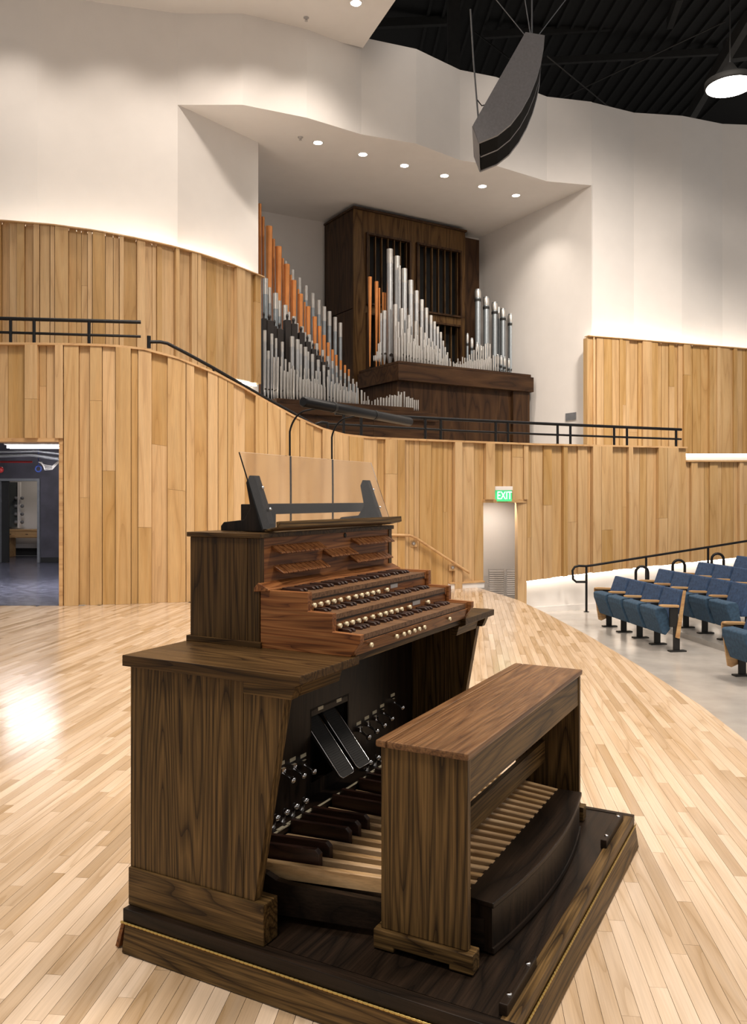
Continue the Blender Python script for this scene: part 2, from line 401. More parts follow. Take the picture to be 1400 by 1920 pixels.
# exit passage behind the second opening
pw = struct(MB().sheet([(pa.x-.9,pa.y+1.0,FLZ),(pc.x+.4,pc.y+1.15,FLZ)], [(pa.x-.9,pa.y+1.0,2.0),(pc.x+.4,pc.y+1.15,2.0)], (0,.1,0)).build('wall_exit_passage', M['white']))
struct(MB().prism([(pa.x-.9,pa.y+.0),(pa.x,pa.y+.15),(pc.x,pc.y+.15),(pc.x+.25,pc.y+.3),(pc.x+.25,pc.y+1.6),(pa.x-.9,pa.y+1.6)], 1.70, 1.74, 'z').build('ceiling_exit_passage', M['white']))
spot('passage_light', (pa.x+.4, pa.y+.6, 1.66), (pa.x+.5, pa.y+.9, 0), 60, 150, .8, .1)
vg = empty('vent_grille', label='pale metal vent grille low in the exit passage', cat='vent')
vy = pa.y+1.09
for x0, x1 in ((915, 945), (948, 975)):
    A = W(x0, 1078, vy); B = W(x1, 1078, vy)
    f = MB(); f.box(A.x, B.x, vy-.03, vy+.0, -.30, .22); f.build('grille_frame', M['vent'], vg)
    for k in range(12):
        z = -.27+k*.04; MB().box(A.x+.02, B.x-.02, vy-.042, vy-.03, z, z+.018).build('louvre', M['white'], vg)

# ---- stage floor: maple strips
EDGE = [(1.70,14.75),(2.20,12.56),(2.33,11.15),(2.43,9.31),(2.465,7.54),(2.455,6.14),(2.385,5.22),(2.22,3.6),(1.95,1.8),(1.5,0.0),(.9,-1.8)]
fl_poly = EDGE+[(-8.5,-1.8),(-8.5,11.6)]
wallpts = [low.at_s(d)[0] for d in [low.s_of(x) for x in (0,122,240,340,500,640,800)]]
floor = struct(MB().prism([(x, y) for x, y in EDGE]+[(-8.5,-1.8),(-8.5,11.82)]+[(p.x, p.y+.05) for p in wallpts], -.56, -.014, 'z').build('floor', M['black']))
floor['label'] = 'maple strip stage floor with a bowed front edge'
BR = math.radians(6.6); bd = Vector((math.sin(BR), math.cos(BR))); bn = Vector((math.cos(BR), -math.sin(BR)))
def clip_half(poly, a, b_):
    """keep the part of poly left of the directed line a->b"""
    out = []; n = len(poly)
    def side(p): return (b_[0]-a[0])*(p[1]-a[1])-(b_[1]-a[1])*(p[0]-a[0])
    for i in range(n):
        p, q = poly[i], poly[(i+1)%n]; sp, sq = side(p), side(q)
        if sp >= 0: out.append(p)
        if (sp > 0) != (sq > 0) and sp != sq:
            t = sp/(sp-sq); out.append((p[0]+(q[0]-p[0])*t, p[1]+(q[1]-p[1])*t))
    return out
BW = .057; boards = []
rf = random.Random(3)
for r_ in range(-170, 62):
    c = r_*BW; y = -2.5+rf.uniform(0, 1.2)
    while y < 16:
        ln = rf.choice((.45, .7, .95, 1.2, 1.5))*rf.uniform(.9, 1.1)
        boards.append((c, y, ln)); y += ln
def wall_y(x):
    best = 12
    for p, q in zip(low.p, low.p[1:]):
        if p.x <= x <= q.x: return p.y+(q.y-p.y)*(x-p.x)/(q.x-p.x)
    return 11.8
SC = Vector((-.86, 2.805))
near, rest = [], []
for c, y, ln in boards:
    g = .0009
    co = [bn*(c+g)+bd*(y+g), bn*(c+BW-g)+bd*(y+g), bn*(c+BW-g)+bd*(y+ln-g), bn*(c+g)+bd*(y+ln-g)]
    mid = bn*(c+BW/2)+bd*(y+ln/2)
    if mid.x < -8.4 or mid.y < -1.7 or mid.y > wall_y(mid.x)+.5: continue
    poly = [(p.x, p.y) for p in co]; full = True
    for a, b_ in zip(EDGE, EDGE[1:]):
        q = clip_half(poly, b_, a)          # the stage lies left of the edge walked towards the back
        if len(q) < 3: poly = None; break
        if len(q) != 4 or any(abs(u[0]-v[0])+abs(u[1]-v[1]) > 1e-6 for u, v in zip(q, poly)): full = False
        poly = q
    if poly and mid.x < -4.2:
        q = clip_half(poly, (0, 11.83), (-9, 11.83))
        if len(q) < 3: continue
        full = full and len(q) == 4 and max(v[1] for v in poly) < 11.83; poly = q
    if not poly: continue
    px = CX+F*mid.x/max(.3, mid.y); py = CY+F*EYE/max(.3, mid.y)
    vis = mid.y > 2.0 and -40 < px < 1440 and py < 1990
    rel = mid-Vector((-.86, 2.805)); dd = rel.x*.8807-rel.y*.4737; uu = rel.x*.4737+rel.y*.8807
    hid = .05 < dd < 1.33 and .05 < uu < 1.64
    # the console hides the floor behind it
    hid = hid or (250 < px < 860 and py < 1700 and mid.y > 2.8)
    (near if (vis and full and not hid) else rest).append((mid.y, poly, c, y, ln))
near.sort(key=lambda t: t[0])
rest += near[300:]; near = near[:300]
bb_mesh = {}
unit = MB().box(-.5, .5, 0, 1, -.014, 0).mesh('board', M['maple'])
for _, poly, c, y, ln in near:
    o = link('board', unit, floor); p = bn*(c+BW/2)+bd*y
    o.location = (p.x, p.y, 0); o.rotation_euler = (0, 0, -BR); o.scale = (BW-.0014, ln-.0014, 1)
fb = MB(); tv = []
for _, poly, c, y, ln in rest:
    n = len(poly); t = rf.random()
    fb.add([(p[0], p[1], 0) for p in poly]+[(p[0], p[1], -.014) for p in poly],
           [tuple(range(n))]+[(i, n+i, n+(i+1)%n, (i+1)%n) for i in range(n)])
    tv += [t]*(2*n)
fo = fb.build('far_boards', M['maple'], floor); fo['kind'] = 'stuff'
at = fo.data.attributes.new('tint', 'FLOAT', 'POINT'); at.data.foreach_set('value', tv)
bm = bmesh.new(); bm.from_mesh(fo.data); bmesh.ops.recalc_face_normals(bm, faces=bm.faces); bm.to_mesh(fo.data); bm.free()
# white skirting by the exit stair
a0, b0 = low.s_of(838), low.s_of(903)
lo, hi, th = ribbon(low, a0, b0, lambda p, q: .085, lambda p, q: -.01, .05, inset=-.08)
struct(MB().sheet(lo, hi, th).build('baseboard_stage', M['white']))
lo, hi, th = ribbon(low, a0, b0, lambda p, q: .11, lambda p, q: .086, .08, inset=-.10)
struct(MB().sheet(lo, hi, th).build('trim_1', M['cap']))

# ---- audience floor with shallow risers
aud = struct(MB().box(-1, 12, -3, 18, FLZ-.1, FLZ).build('floor_audience', M['concrete']))
aud['label'] = 'grey polished concrete auditorium floor'

# ---- gallery floors behind the parapet
lo = []; hi = []; th = []
for k in range(40):
    px = -80+k*(650+80)/39; p, _ = low.at_s(low.s_of(px)); n = low.normal(low.s_of(px)); z = lz(px)-.32
    lo.append((p.x-n.x*.14, p.y-n.y*.14, z)); hi.append((p.x-n.x*4.6, p.y-n.y*4.6, z)); th.append((0, 0, -.15))
struct(MB().sheet(lo, hi, th).build('floor_walkway', M['concrete']))
pts = [low.at_s(low.s_of(x))[0] for x in (640,800,905,985,1110,1280,1480)]
struct(MB().prism([(p.x, p.y+.15) for p in pts]+[(9.5,21),(3,22.5),(-3,20.5),(-2.5,17)], 2.0, 2.18, 'z').build('floor_gallery', M['concrete']))

# ---- upper left timber wall
upl = Curve([(-80,12.95),(0,13.05),(100,13.2),(250,13.6),(370,14.25),(440,14.9),(488,15.5)])
YU = [(-80,415),(0,418),(100,426),(180,437),(250,450),(310,463),(370,479),(430,499),(488,522)]
def uz(px, pm=None): return upl.z(px, lerp_tab(YU, px))
def ub(px, pm=None): return 3.72
wu = struct(MB().sheet(*ribbon(upl, 0, upl.len, lambda p, q: uz(p)-.02, ub, .08)).build('wall_upper_left', M['plank']))
planks(wu, upl, 0, upl.len, uz, ub, .09, .22, .08)
lo, hi, th = ribbon(upl, 0, upl.len, lambda p, q: uz(p)+.02, lambda p, q: uz(p)-.0, .17, inset=-.115)
MB().sheet(lo, hi, th).build('wall_cap', M['cap'], wu)
lo, hi, th = ribbon(upl, .0, upl.len-.04, lambda p, q: uz(p)-.01, lambda p, q: uz(p)-.03, .055, inset=.10)
tag(MB().sheet(lo, hi, th).build('cove_light_strip', M['led']), 'glowing light strip along the top of the upper left boards', 'cove light')
lo, hi, th = ribbon(upl, upl.s_of(380), upl.len-.05, lambda p, q: 3.70, lambda p, q: 3.68, .04, inset=.05)
tag(MB().sheet(lo, hi, th).build('cove_light_strip', M['led']), 'glowing light strip under the upper left boards by the organ', 'cove light')
# white wall above it, in flat facets
wl_pts = [(-90,13.55),(70,13.65),(333,14.2),(484,15.72)]
P2 = [Vector(((x-CX)/F*Y, Y)) for x, Y in wl_pts]
struct(MB().sheet([(p.x,p.y,3.3) for p in P2], [(p.x,p.y,10.3) for p in P2], [(0,.12,0)]*3+[(-.10,.10,0)]).build('wall_left', M['white']))
# ---- organ niche: bulkhead facets, soffit, back and side walls
fas = [(333,14.2),(455,14.2),(575,14.68),(677,15.35),(780,15.75),(862,16.52),(930,16.80),(1025,17.62),(1109,17.85)]
P3 = [Vector(((x-CX)/F*Y, Y)) for x, Y in fas]
SOF = 8.40
struct(MB().sheet([(p.x,p.y,SOF-.005) for p in P3], [(p.x,p.y,10.22) for p in P3], (0,.15,0)).build('wall_bulkhead', M['white']))
NB = [Vector((-4.2,18.6)), Vector((-2.58,19.5)), Vector((-1.75,19.98)), Vector((-1.13,20.3)), Vector((2.77,21.5))]
niche = [(p.x, p.y+.03) for p in P3]+[(2.85,21.6)]+[(p.x-.05, p.y+.12) for p in NB[::-1][1:]]+[(-3.6,16)]
struct(MB().prism(niche, SOF, SOF+.10, 'z').build('ceiling_niche', M['ceilwhite']))
struct(MB().sheet([(p.x,p.y,2.1) for p in NB], [(p.x,p.y,SOF) for p in NB], (0,.12,0)).build('wall_niche_back', M['white']))
struct(MB().sheet([(P3[-1].x,P3[-1].y,2.1),(2.77,21.5,2.1)], [(P3[-1].x,P3[-1].y,SOF+.02),(2.77,21.5,SOF+.02)], (.1,.1,0)).build('wall_niche_right', M['white']))
# ---- upper right wall and boards
upr_pts = [(1108,17.86),(1188,18.35),(1278,18.5),(1354,18.9),(1500,19.05)]
P4 = [Vector(((x-CX)/F*Y, Y)) for x, Y in upr_pts]
struct(MB().sheet([(p.x,p.y,2.1) for p in P4], [(p.x,p.y,10.22) for p in P4], (0,.12,0)).build('wall_right', M['white']))
upr = Curve([(1098,17.55),(1200,17.95),(1300,18.2),(1400,18.45),(1490,18.6)])
def rz_(px, pm=None): return upr.z(px, lerp_tab([(1098,632),(1400,656.5)], px))
wr = struct(MB().sheet(*ribbon(upr, 0, upr.len, lambda p, q: rz_(p)-.02, lambda p, q: 2.15, .10)).build('wall_upper_right', M['plank']))
planks(wr, upr, 0, upr.len, rz_, lambda p, q: 2.15, .11, .25, .12)
lo, hi, th = ribbon(upr, 0, upr.len, lambda p, q: rz_(p)+.02, lambda p, q: rz_(p), .17, inset=-.115)
MB().sheet(lo, hi, th).build('wall_cap', M['cap'], wr)
MB().sheet([(P4[0].x-.02,17.5,2.15),(P4[0].x-.02,17.9,2.15)], [(P4[0].x-.02,17.5,rz_(1098)),(P4[0].x-.02,17.9,rz_(1098))], (-.03,0,0)).build('wall_end_board', M['plank'], wr)
lo, hi, th = ribbon(upr, .05, upr.len, lambda p, q: rz_(p)-.01, lambda p, q: rz_(p)-.03, .055, inset=.12)
tag(MB().sheet(lo, hi, th).build('cove_light_strip', M['led']), 'glowing light strip along the top of the upper right boards', 'cove light')
# lit slot in the lower terrace at the far right
lo, hi, th = ribbon(low, s1283+.05, low.len, lambda p, q: low.z(p, 848.5), lambda p, q: low.z(p, 853), .03, inset=.42)
tag(MB().sheet(lo, hi, th).build('cove_light_strip', M['led_soft']), 'glowing light strip above the stepped-down parapet at far right', 'cove light')
lo, hi, th = ribbon(low, s1283+.05, low.len, lambda p, q: low.z(p, 866), lambda p, q: low.z(p, 853), .03, inset=.44)
struct(MB().sheet(lo, hi, th).build('trim_2', M['white']))
# ---- ceilings
struct(MB().prism([(-.2,15.28),(.36,13.85),(2.4,8.75),(-9.5,8.75),(-9.5,14.3),(-3.6,14.3),(-2.2,14.32),(-1.25,14.8)], 9.98, 10.12, 'z').build('ceiling', M['ceilwhite']))
roof = struct(MB().box(-10, 14, 7.5, 27, 13.2, 13.4).build('ceiling_roof', M['roof']))
struct(MB().box(-4, 14, 26.8, 27, 6, 13.2).build('wall_far', M['roof']))
def bar(p, q, wd, ht, name, mat, parent=None):
    p, q = Vector(p), Vector(q); t = (q-p).normalized(); a = t.cross(Vector((0,0,1)))
    a = Vector((1,0,0)) if a.length < .01 else a.normalized(); u = a.cross(t)
    vv = [c+a*sx*wd/2+u*sz*ht/2 for c in (p, q) for sx, sz in ((-1,-1),(1,-1),(1,1),(-1,1))]
    return MB().add(vv, [(3,2,1,0),(4,5,6,7),(0,1,5,4),(1,2,6,5),(2,3,7,6),(3,0,4,7)]).build(name, mat, parent)
for k in range(26):                                     # ribs of the roof deck
    x = 1.5+k*.36; bar((x,16.5,13.16), (x-.55,25.5,13.16), .06, .08, 'deck_rib', M['rib'], roof)
bar(W(905,66,20), W(1380,36,20.6), .10, .16, 'purlin', M['beam'], roof)
bar(W(985,117,20.4), W(1345,97,21), .10, .16, 'purlin', M['beam'], roof)
bar(W(700,45,19.5), W(860,38,19.8), .12, .2, 'purlin', M['beam'], roof)
bar(W(1405,30,17.5), W(1285,232,20.5), .16, .3, 'roof_beam', M['beam'], roof)
bar(W(1275,-10,18), W(1255,45,19.5), .14, .24, 'roof_beam', M['beam'], roof)
bar(W(1360,95,19), W(1400,90,19), .2, .5, 'roof_beam', M['beam'], roof)
bar(W(850,-10,18.5), W(850,150,18.5), .27, .27, 'roof_column', M['beam'], roof)
for p, q in (((1025,105,17),(1140,200,19)), ((1050,185,19),(1360,40,18)), ((890,60,19),(955,110,18))):
    MB().tube([W(*p), W(*q)], .016, 6).build('sway_cable', M['beam'], roof)

# ---- backstage room seen through the stage door
bs = struct(MB().box(-11.5, -4.6, pj.y+.02, 20.2, -.03, -.005).build('floor_backstage', M['dkblue']))
XA, XB = W(3,0,19.9).x, W(72,0,19.9).x
Zt = EYE+(CY-902)/F*19.9
bw = MB(); bw.box(-11.6, XA, 19.9, 20.05, 0, 3.1); bw.box(XB, -4.5, 19.9, 20.05, 0, 3.1); bw.box(XA, XB, 19.9, 20.05, Zt, 3.1)
struct(bw.build('wall_backstage', M['darkwall']))
struct(MB().box(-11.6, -4.5, 12.3, 24, 3.1, 3.2).build('ceiling_backstage', M['darkceil']))
struct(MB().box(-4.6, -4.5, 12.2, 20, 0, 3.1).build('wall_backstage_right', M['white']))
struct(MB().box(-11.7, -11.6, 12.0, 24, 0, 3.1).build('wall_backstage_left', M['darkwall']))
bsb = MB(); bsb.box(XB, -4.6, 19.88, 19.9, 0, .12)
struct(bsb.build('baseboard_backstage', M['black']))
d3 = struct(MB().box(XA-.06, XA, 19.82, 20.1, 0, Zt+.06).build('door_3', M['grey']))
MB().box(XB, XB+.06, 19.82, 20.1, 0, Zt+.06).build('door_post', M['grey'], d3)
MB().box(XA, XB, 19.82, 20.1, Zt, Zt+.06).build('door_head', M['grey'], d3)
MB().box(XA, XA+.17, 19.9, 19.95, 0, Zt).build('door_leaf', M['black'], d3)
struct(MB().box(-12, -6, 22.3, 22.4, 0, 3).build('wall_dressing_room', M['white']))
struct(MB().box(-12, -6, 20.2, 22.4, -.03, -.006).build('floor_dressing_room', M['dkblue']))
struct(MB().box(-12, -6, 22.28, 22.3, 0, .2).build('baseboard_dressing_room', M['black']))
# ================================================================ ORGAN CONSOLE GROUP (local x: towards the bench, y: along the keyboards, z: up)
RZ = -math.radians(28.27); ORG = (-.86, 2.805, 0)
# ---- platform
pf = empty('console_platform', ORG, RZ, 'low black-stained oak platform edged with brass hinges under the organ console', 'platform')
PD, PU, PZ = 1.386, 1.691, .144
MB().box(.03, PD-.045, .05, PU-.03, .02, PZ-.003).build('deck', M['ebony_y'], pf)
MB().box(0, PD, 0, .045, .100, PZ).build('rim_board', M['ebony_x'], pf, .003)
MB().box(0, PD, PU-.03, PU, .100, PZ).build('rim_board', M['ebony_x'], pf, .003)
MB().box(0, .03, .045, PU-.03, .100, PZ).build('rim_board', M['ebony_y'], pf, .003)
MB().box(PD-.045, PD, .045, PU-.03, .100, PZ).build('rim_board', M['oak_y'], pf, .003)
MB().add([(.012,-.016,.004),(PD+.005,-.016,.004),(PD+.005,.012,.004),(.012,.012,.004),(.012,-.002,.094),(PD,-.002,.094),(PD,.020,.094),(.012,.020,.094)],
         [(0,3,2,1),(4,5,6,7),(0,1,5,4),(1,2,6,5),(2,3,7,6),(3,0,4,7)]).build('skirt_flap', M['oak_x'], pf)
MB().add([(PD+.018,0,.004),(PD+.018,PU,.004),(PD-.01,PU,.004),(PD-.01,0,.004),(PD+.004,0,.094),(PD+.004,PU,.094),(PD-.018,PU,.094),(PD-.018,0,.094)],
         [(0,3,2,1),(4,5,6,7),(0,1,5,4),(1,2,6,5),(2,3,7,6),(3,0,4,7)][::1]).build('skirt_flap', M['oak_y'], pf)
MB().add([(-.035,.0,.006),(-.020,.0,.004),(-.020,PU,.004),(-.035,PU,.006),(-.006,0,.096),(.008,0,.096),(.008,PU,.096),(-.006,PU,.096)],
         [(0,3,2,1),(4,5,6,7),(0,1,5,4),(1,2,6,5),(2,3,7,6),(3,0,4,7)]).build('skirt_flap', M['rose_y'], pf)
MB().box(.02, PD-.02, PU-.012, PU+.008, .004, .096).build('skirt_flap', M['oak_x'], pf)
def hinge(p, q, nrm):
    p, q = Vector(p), Vector(q); L = (q-p).length; n = int(L/.017); h = MB(); t = (q-p)/L
    for k in range(n): h.tube([p+t*(k*.017), p+t*(k*.017+.013)], .0045, 6)
    ho = h.build('piano_hinge', M['brass'], pf)
    MB().tube([p, q], .0035, 6).build('hinge_pin', M['brass'], ho)
hinge((-.004,-.004,.0985), (PD,-.004,.0985), 0); hinge((PD+.004,.0,.0985), (PD+.004,PU,.0985), 0)
for y0, y1 in ((.06, .33), (1.27, 1.60)):
    bl = MB().box(PD-.055, PD-.030, y0, y1, PZ-.002, PZ+.032).build('stop_block', M['ebony_y'], pf, .003)
    for yy in (y0+.05, y1-.05):
        MB().lathe([(.008,0),(.008,.003),(.004,.004)], 10, (PD-.042, yy, PZ+.032)).build('screw', M['chrome'], bl)

# ---- console
con = empty('organ_console', ORG, RZ, 'three-manual dark oak organ console with stop tabs and rosewood key cheeks', 'organ console')
UC = .873
def mir(y): return 2*UC-y
def span(y0, y1, far): return (y0, y1) if not far else (mir(y1), mir(y0))
for far in (False, True):
    y0, y1 = span(.027, .105, far)
    MB().box(-.002, .571, y0, y1, PZ, .275).build('plinth', M['oak_x'], con, .004)
    y0, y1 = span(.036, .075, far)
    ep = MB().box(.0, .436, y0, y1, .275, .972).build('end_panel', M['oak_z'], con, .002)
    MB().box(.4375, .486, y0, y1, .275, .972).build('end_stile', M['oak_z'], con, .002)
    MB().prism([(.4875,.275),(.530,.275),(.648,.932),(.648,.972),(.4875,.972)], y0, y1, 'y').build('front_leg_board', M['oak_z'], con, .002)
    y0, y1 = span(.012, .385, far)
    MB().prism([(-.016,.972),(.690,.972),(.714,.982),(.714,1.010),(-.016,1.010)], y0, y1, 'y').build('desk_top', M['oakd_x'], con, .003)
    y0, y1 = span(.030, .070, far)
    MB().prism([(.490,.930),(.672,.930),(.690,.971),(.490,.971)], y0, y1, 'y').build('bracket', M['oak_x'], con, .002)
    y0, y1 = span(.105, .350, far)
    MB().prism([(.630,.925),(.655,.925),(.668,.971),(.630,.971)], y0, y1, 'y').build('bracket_rail', M['oak_y'], con, .002)
MB().box(0, .025, .075, mir(.075), PZ, .972).build('back_panel', M['oak_z'], con)
MB().box(-.016, .33, .385, mir(.385), .972, 1.010).build('desk_top', M['oakd_y'], con)
# upper case
B0_, B1_ = .345, mir(.345)
for y0, y1 in ((B0_, B0_+.03), (B1_-.03, B1_)):
    MB().box(.0, .268, y0, y1, 1.01, 1.406).build('case_side', M['oakd_z'], con, .002)
    MB().box(.270, .322, y0, y1, 1.01, 1.406).build('case_stile', M['oakd_z'], con, .002)
MB().box(0, .02, B0_+.03, B1_-.03, 1.01, 1.406).build('case_back', M['oakd_z'], con)
cm = MB(); cm.box(-.012, .334, B0_-.010, B0_, 1.01, 1.032); cm.box(-.012, .0, B0_, B1_, 1.01, 1.032)
cm.build('base_moulding', M['oakd_x'], con, .002)
MB().box(-.012, .330, B0_-.008, B1_+.008, 1.406, 1.424).build('case_top', M['oakd_x'], con, .003)
# stop panel
sp = MB().prism([(.290,1.20),(.318,1.232),(.318,1.406),(.290,1.406)], B0_+.03, B1_-.03, 'y').build('stop_panel', M['rose_y'], con)
MB().prism([(.300,1.226),(.318,1.246),(.366,1.224),(.366,1.216),(.300,1.212)], B0_-.004, B1_+.004, 'y').build('panel_ledge', M['rose_y'], con, .003)
MB().lathe([(.010,0),(.010,.004),(.006,.005)], 12, (.317, .965, 1.393), (1,0,0)).build('keyhole', M['black'], con)
tab_m = MB().prism([(.000,.012),(.045,-.014),(.047,-.018),(.044,-.021),(.000,-.003)], -.0155, .0155, 'y').mesh('stop_tab', M['rose_x'], .0015, 1)
for y0, y1, z, n in ((.425,.760,1.366,10),(.440,.780,1.291,10),(.785,1.012,1.331,7),(1.015,1.355,1.369,10),(1.000,1.340,1.294,10)):
    for k in range(n):
        y = y0+(y1-y0)*(k+.5)/n; o = link('stop_tab', tab_m, con, (.316, y, z)); o.scale = (1, (y1-y0)/n/.034, 1)
# key cheeks, key bed
ck = [(.325,1.01),(.700,1.01),(.738,1.062),(.738,1.087),(.628,1.090),(.628,1.153),(.527,1.155),(.527,1.220),(.325,1.220)]
for y0, y1 in ((.348,.376), (mir(.376), mir(.348))):
    MB().prism(ck, y0, y1, 'y').build('key_cheek', M['rose_x'], con, .002)
K0, K1 = .376, mir(.376)
MB().box(.32, .69, K0, K1, .985, 1.012).build('key_bed', M['oak_y'], con)
MB().prism([(.672,1.010),(.702,1.010),(.722,1.058),(.672,1.058)], K0, K1, 'y').build('key_slip', M['rose_y'], con, .002)
sharp_m = MB().prism([(0,0),(.088,0),(.088,.006),(.080,.0125),(0,.0125)], -.0062, .0062, 'y').mesh('sharp_key', M['rose_dark'], .0012, 1)
KN0, KN1 = K0+.018, K1-.018; NW = (KN1-KN0)/36
for i, (df, zt) in enumerate(((.722,1.080),(.622,1.1455),(.521,1.2115))):
    mb = MB()
    for k in range(36):
        y = KN0+k*NW; mb.box(df-.150, df-.006, y+.0004, y+NW-.0006, zt-.018, zt)
    ko = mb.build('natural_keys', M['key'], con); ko['kind'] = 'stuff'; ko['label'] = 'row of reddish brown natural keys'
    MB().box(df-.150, df-.0045, KN0, KN1, zt-.024, zt-.0185).build('key_rail', M['ebony_y'], con)
    for k in range(35):
        if k % 7 in (0, 1, 3, 4, 5):
            link('sharp_key', sharp_m, con, (df-.148, KN0+(k+1)*NW, zt))
    for y0, y1 in ((K0, KN0), (KN1, K1)): MB().box(df-.15, df-.004, y0, y1, zt-.03, zt+.004).build('key_block', M['rose_x'], con, .002)
    if i: MB().box(df-.05, df-.010, K0, K1, zt-.062, zt-.024).build('piston_rail', M['rose_y'], con)
    else: pass
pis_m = MB().lathe([(.0045,0),(.0045,.008),(.0085,.009),(.0085,.017),(.0070,.0185)], 14, (0,0,0), (1,0,0)).mesh('piston', M['ivory'])
PIS = [(.511,1.170,[.400,.443,.491,.536,.583,.643,.700,.747,.793,.840,.886,.964]),
       (.612,1.104,[.407,.454,.497,.543,.591,.651,.711,.758,.805,.852,.895,.971,1.154]),
       (.709,1.037,[.458,.657,.717,.762,.810,.854,.902,1.159])]
for d, z, ys in PIS:
    for y in ys: link('piston', pis_m, con, (d, y, z))
MB().box(.511, .513, 1.015, 1.081, 1.170, 1.190).build('name_plate', M['steel'], con)
MB().box(.612, .614, 1.020, 1.093, 1.103, 1.122).build('name_plate', M['steel'], con)
# knee board with the swell pocket
KD = .300; ky0, ky1, kz0, kz1 = .728, 1.020, .470, .668
kb = MB()
kb.box(KD-.02, KD, .075, ky0, .33, .985); kb.box(KD-.02, KD, ky1, mir(.075), .33, .985)
kb.box(KD-.02, KD, ky0, ky1, kz1, .985); kb.box(KD-.02, KD, ky0, ky1, .33, .40)
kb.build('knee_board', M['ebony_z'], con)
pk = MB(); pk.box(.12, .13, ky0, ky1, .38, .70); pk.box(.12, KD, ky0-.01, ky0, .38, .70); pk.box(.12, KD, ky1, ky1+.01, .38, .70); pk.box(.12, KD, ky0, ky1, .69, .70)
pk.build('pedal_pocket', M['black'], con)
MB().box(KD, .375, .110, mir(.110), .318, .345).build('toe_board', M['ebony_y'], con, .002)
MB().box(.375, .377, .110, mir(.110), .339, .346).build('toe_board_edge', M['plate'], con)
# expression pedals
for y in (.790, .925):
    t = (Vector((.435, 0, .435))-Vector((.255, 0, .650))); L = t.length; t.normalize(); nrm = Vector((-t.z, 0, t.x))
    nrm = nrm if nrm.x > 0 else -nrm
    def pt(a, b_, c): q = Vector((.255, y, .650))+t*a+nrm*c; return (q.x, y+b_, q.z)
    ex = MB().add([pt(a, b_, c) for c in (-.012, .0) for a, b_ in ((0,-.052),(L-.012,-.052),(L,-.040),(L,.040),(L-.012,.052),(0,.052))],
                  [(5,4,3,2,1,0),(6,7,8,9,10,11)]+[(i,(i+1)%6,6+(i+1)%6,6+i) for i in range(6)]).build('expression_pedal', M['rubber'], con)
    rb = MB()
    for k in range(26):
        a = .01+k*(L-.03)/26
        rb.add([pt(aa, bb, cc) for cc in (0, .0025) for aa, bb in ((a,-.044),(a+.0045,-.044),(a+.0045,.044),(a,.044))],
               [(4,5,6,7),(0,1,5,4),(1,2,6,5),(2,3,7,6),(3,0,4,7)])
    rb.build('rubber_tread', M['rubber'], ex)['kind'] = 'stuff'
    MB().tube([pt(0,-.052,.001), pt(L-.014,-.052,.001), pt(L-.002,-.043,.001), pt(L,-.036,.001), pt(L,.036,.001), pt(L-.002,.043,.001), pt(L-.014,.052,.001), pt(0,.052,.001)], .0022, 6).build('metal_rim', M['chrome'], ex)
# toe studs
stud_m = MB().lathe([(.013,0),(.013,.004),(.007,.006),(.006,.030),(.012,.034),(.016,.042),(.016,.048),(.010,.054),(.003,.056)], 14, (0,0,0), (1,0,-.35)).mesh('toe_stud', M['chrome'])
lever_m = MB().box(-.002, .020, -.012, .012, -.004, .016).lathe([(.006,0),(.006,.05),(.0135,.056),(.0135,.066),(.006,.071)], 12, (.004,0,.004), (1,0,-.5)).mesh('toe_stud', M['chrome'], 0)
plate_m = MB().box(0, .0015, -.020, .020, -.007, .007).mesh('label_plate', M['plate'])
for y, z in ((.505,.512),(.580,.506),(.655,.500),(1.105,.520),(1.180,.527),(1.255,.535),(1.330,.548),(1.440,.575)):
    link('toe_stud', lever_m, con, (KD, y, z)); link('label_plate', plate_m, con, (KD, y+.012, z+.028))
for y in (.797, .945): link('label_plate', plate_m, con, (KD, y, .688))
stud2 = MB().lathe([(.014,0),(.014,.004),(.008,.007),(.007,.028),(.014,.034),(.016,.042),(.013,.050),(.005,.053)], 14, (0,0,0), (.45,0,1)).mesh('toe_stud', M['chrome'])
for y in (.405,.467,.532,.598,1.120,1.195,1.265,1.335):
    link('toe_stud', stud2, con, (.338, y, .345)); o = link('label_plate', plate_m, con, (.374, y, .3455)); o.rotation_euler = (0, -math.pi/2, 0)

# ---- pedalboard
pb = empty('pedalboard', ORG, RZ, 'radiating organ pedalboard of maple naturals and black sharps under the console', 'pedalboard')
def hw(d): return .645+(d-.45)*(.505-.645)/(1.12-.45)
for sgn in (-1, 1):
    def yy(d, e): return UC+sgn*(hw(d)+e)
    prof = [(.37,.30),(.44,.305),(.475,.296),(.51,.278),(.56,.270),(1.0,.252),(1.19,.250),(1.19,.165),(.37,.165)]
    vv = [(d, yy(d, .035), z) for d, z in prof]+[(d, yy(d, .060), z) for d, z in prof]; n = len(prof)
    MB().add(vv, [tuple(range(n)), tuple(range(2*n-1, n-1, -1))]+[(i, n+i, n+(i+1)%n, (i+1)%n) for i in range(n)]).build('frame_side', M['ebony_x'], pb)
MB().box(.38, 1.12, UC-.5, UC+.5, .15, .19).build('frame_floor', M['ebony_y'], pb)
for k in range(19):
    t = (k-9)/9
    def yk(d): return UC+t*hw(d)
    a, b_ = .38, 1.125; wd = .012
    vv = []
    for d, zt in ((a,.316),(b_,.310)):
        for ds, z in ((-wd, .262), (wd, .262), (wd, zt-.003), (wd-.003, zt), (-wd+.003, zt), (-wd, zt-.003)): vv.append((d, yk(d)+ds, z))
    MB().add(vv, [(0,1,2,3,4,5),(11,10,9,8,7,6)]+[(i,6+i,6+(i+1)%6,(i+1)%6) for i in range(6)]).build('natural_pedal', M['pedal'], pb)
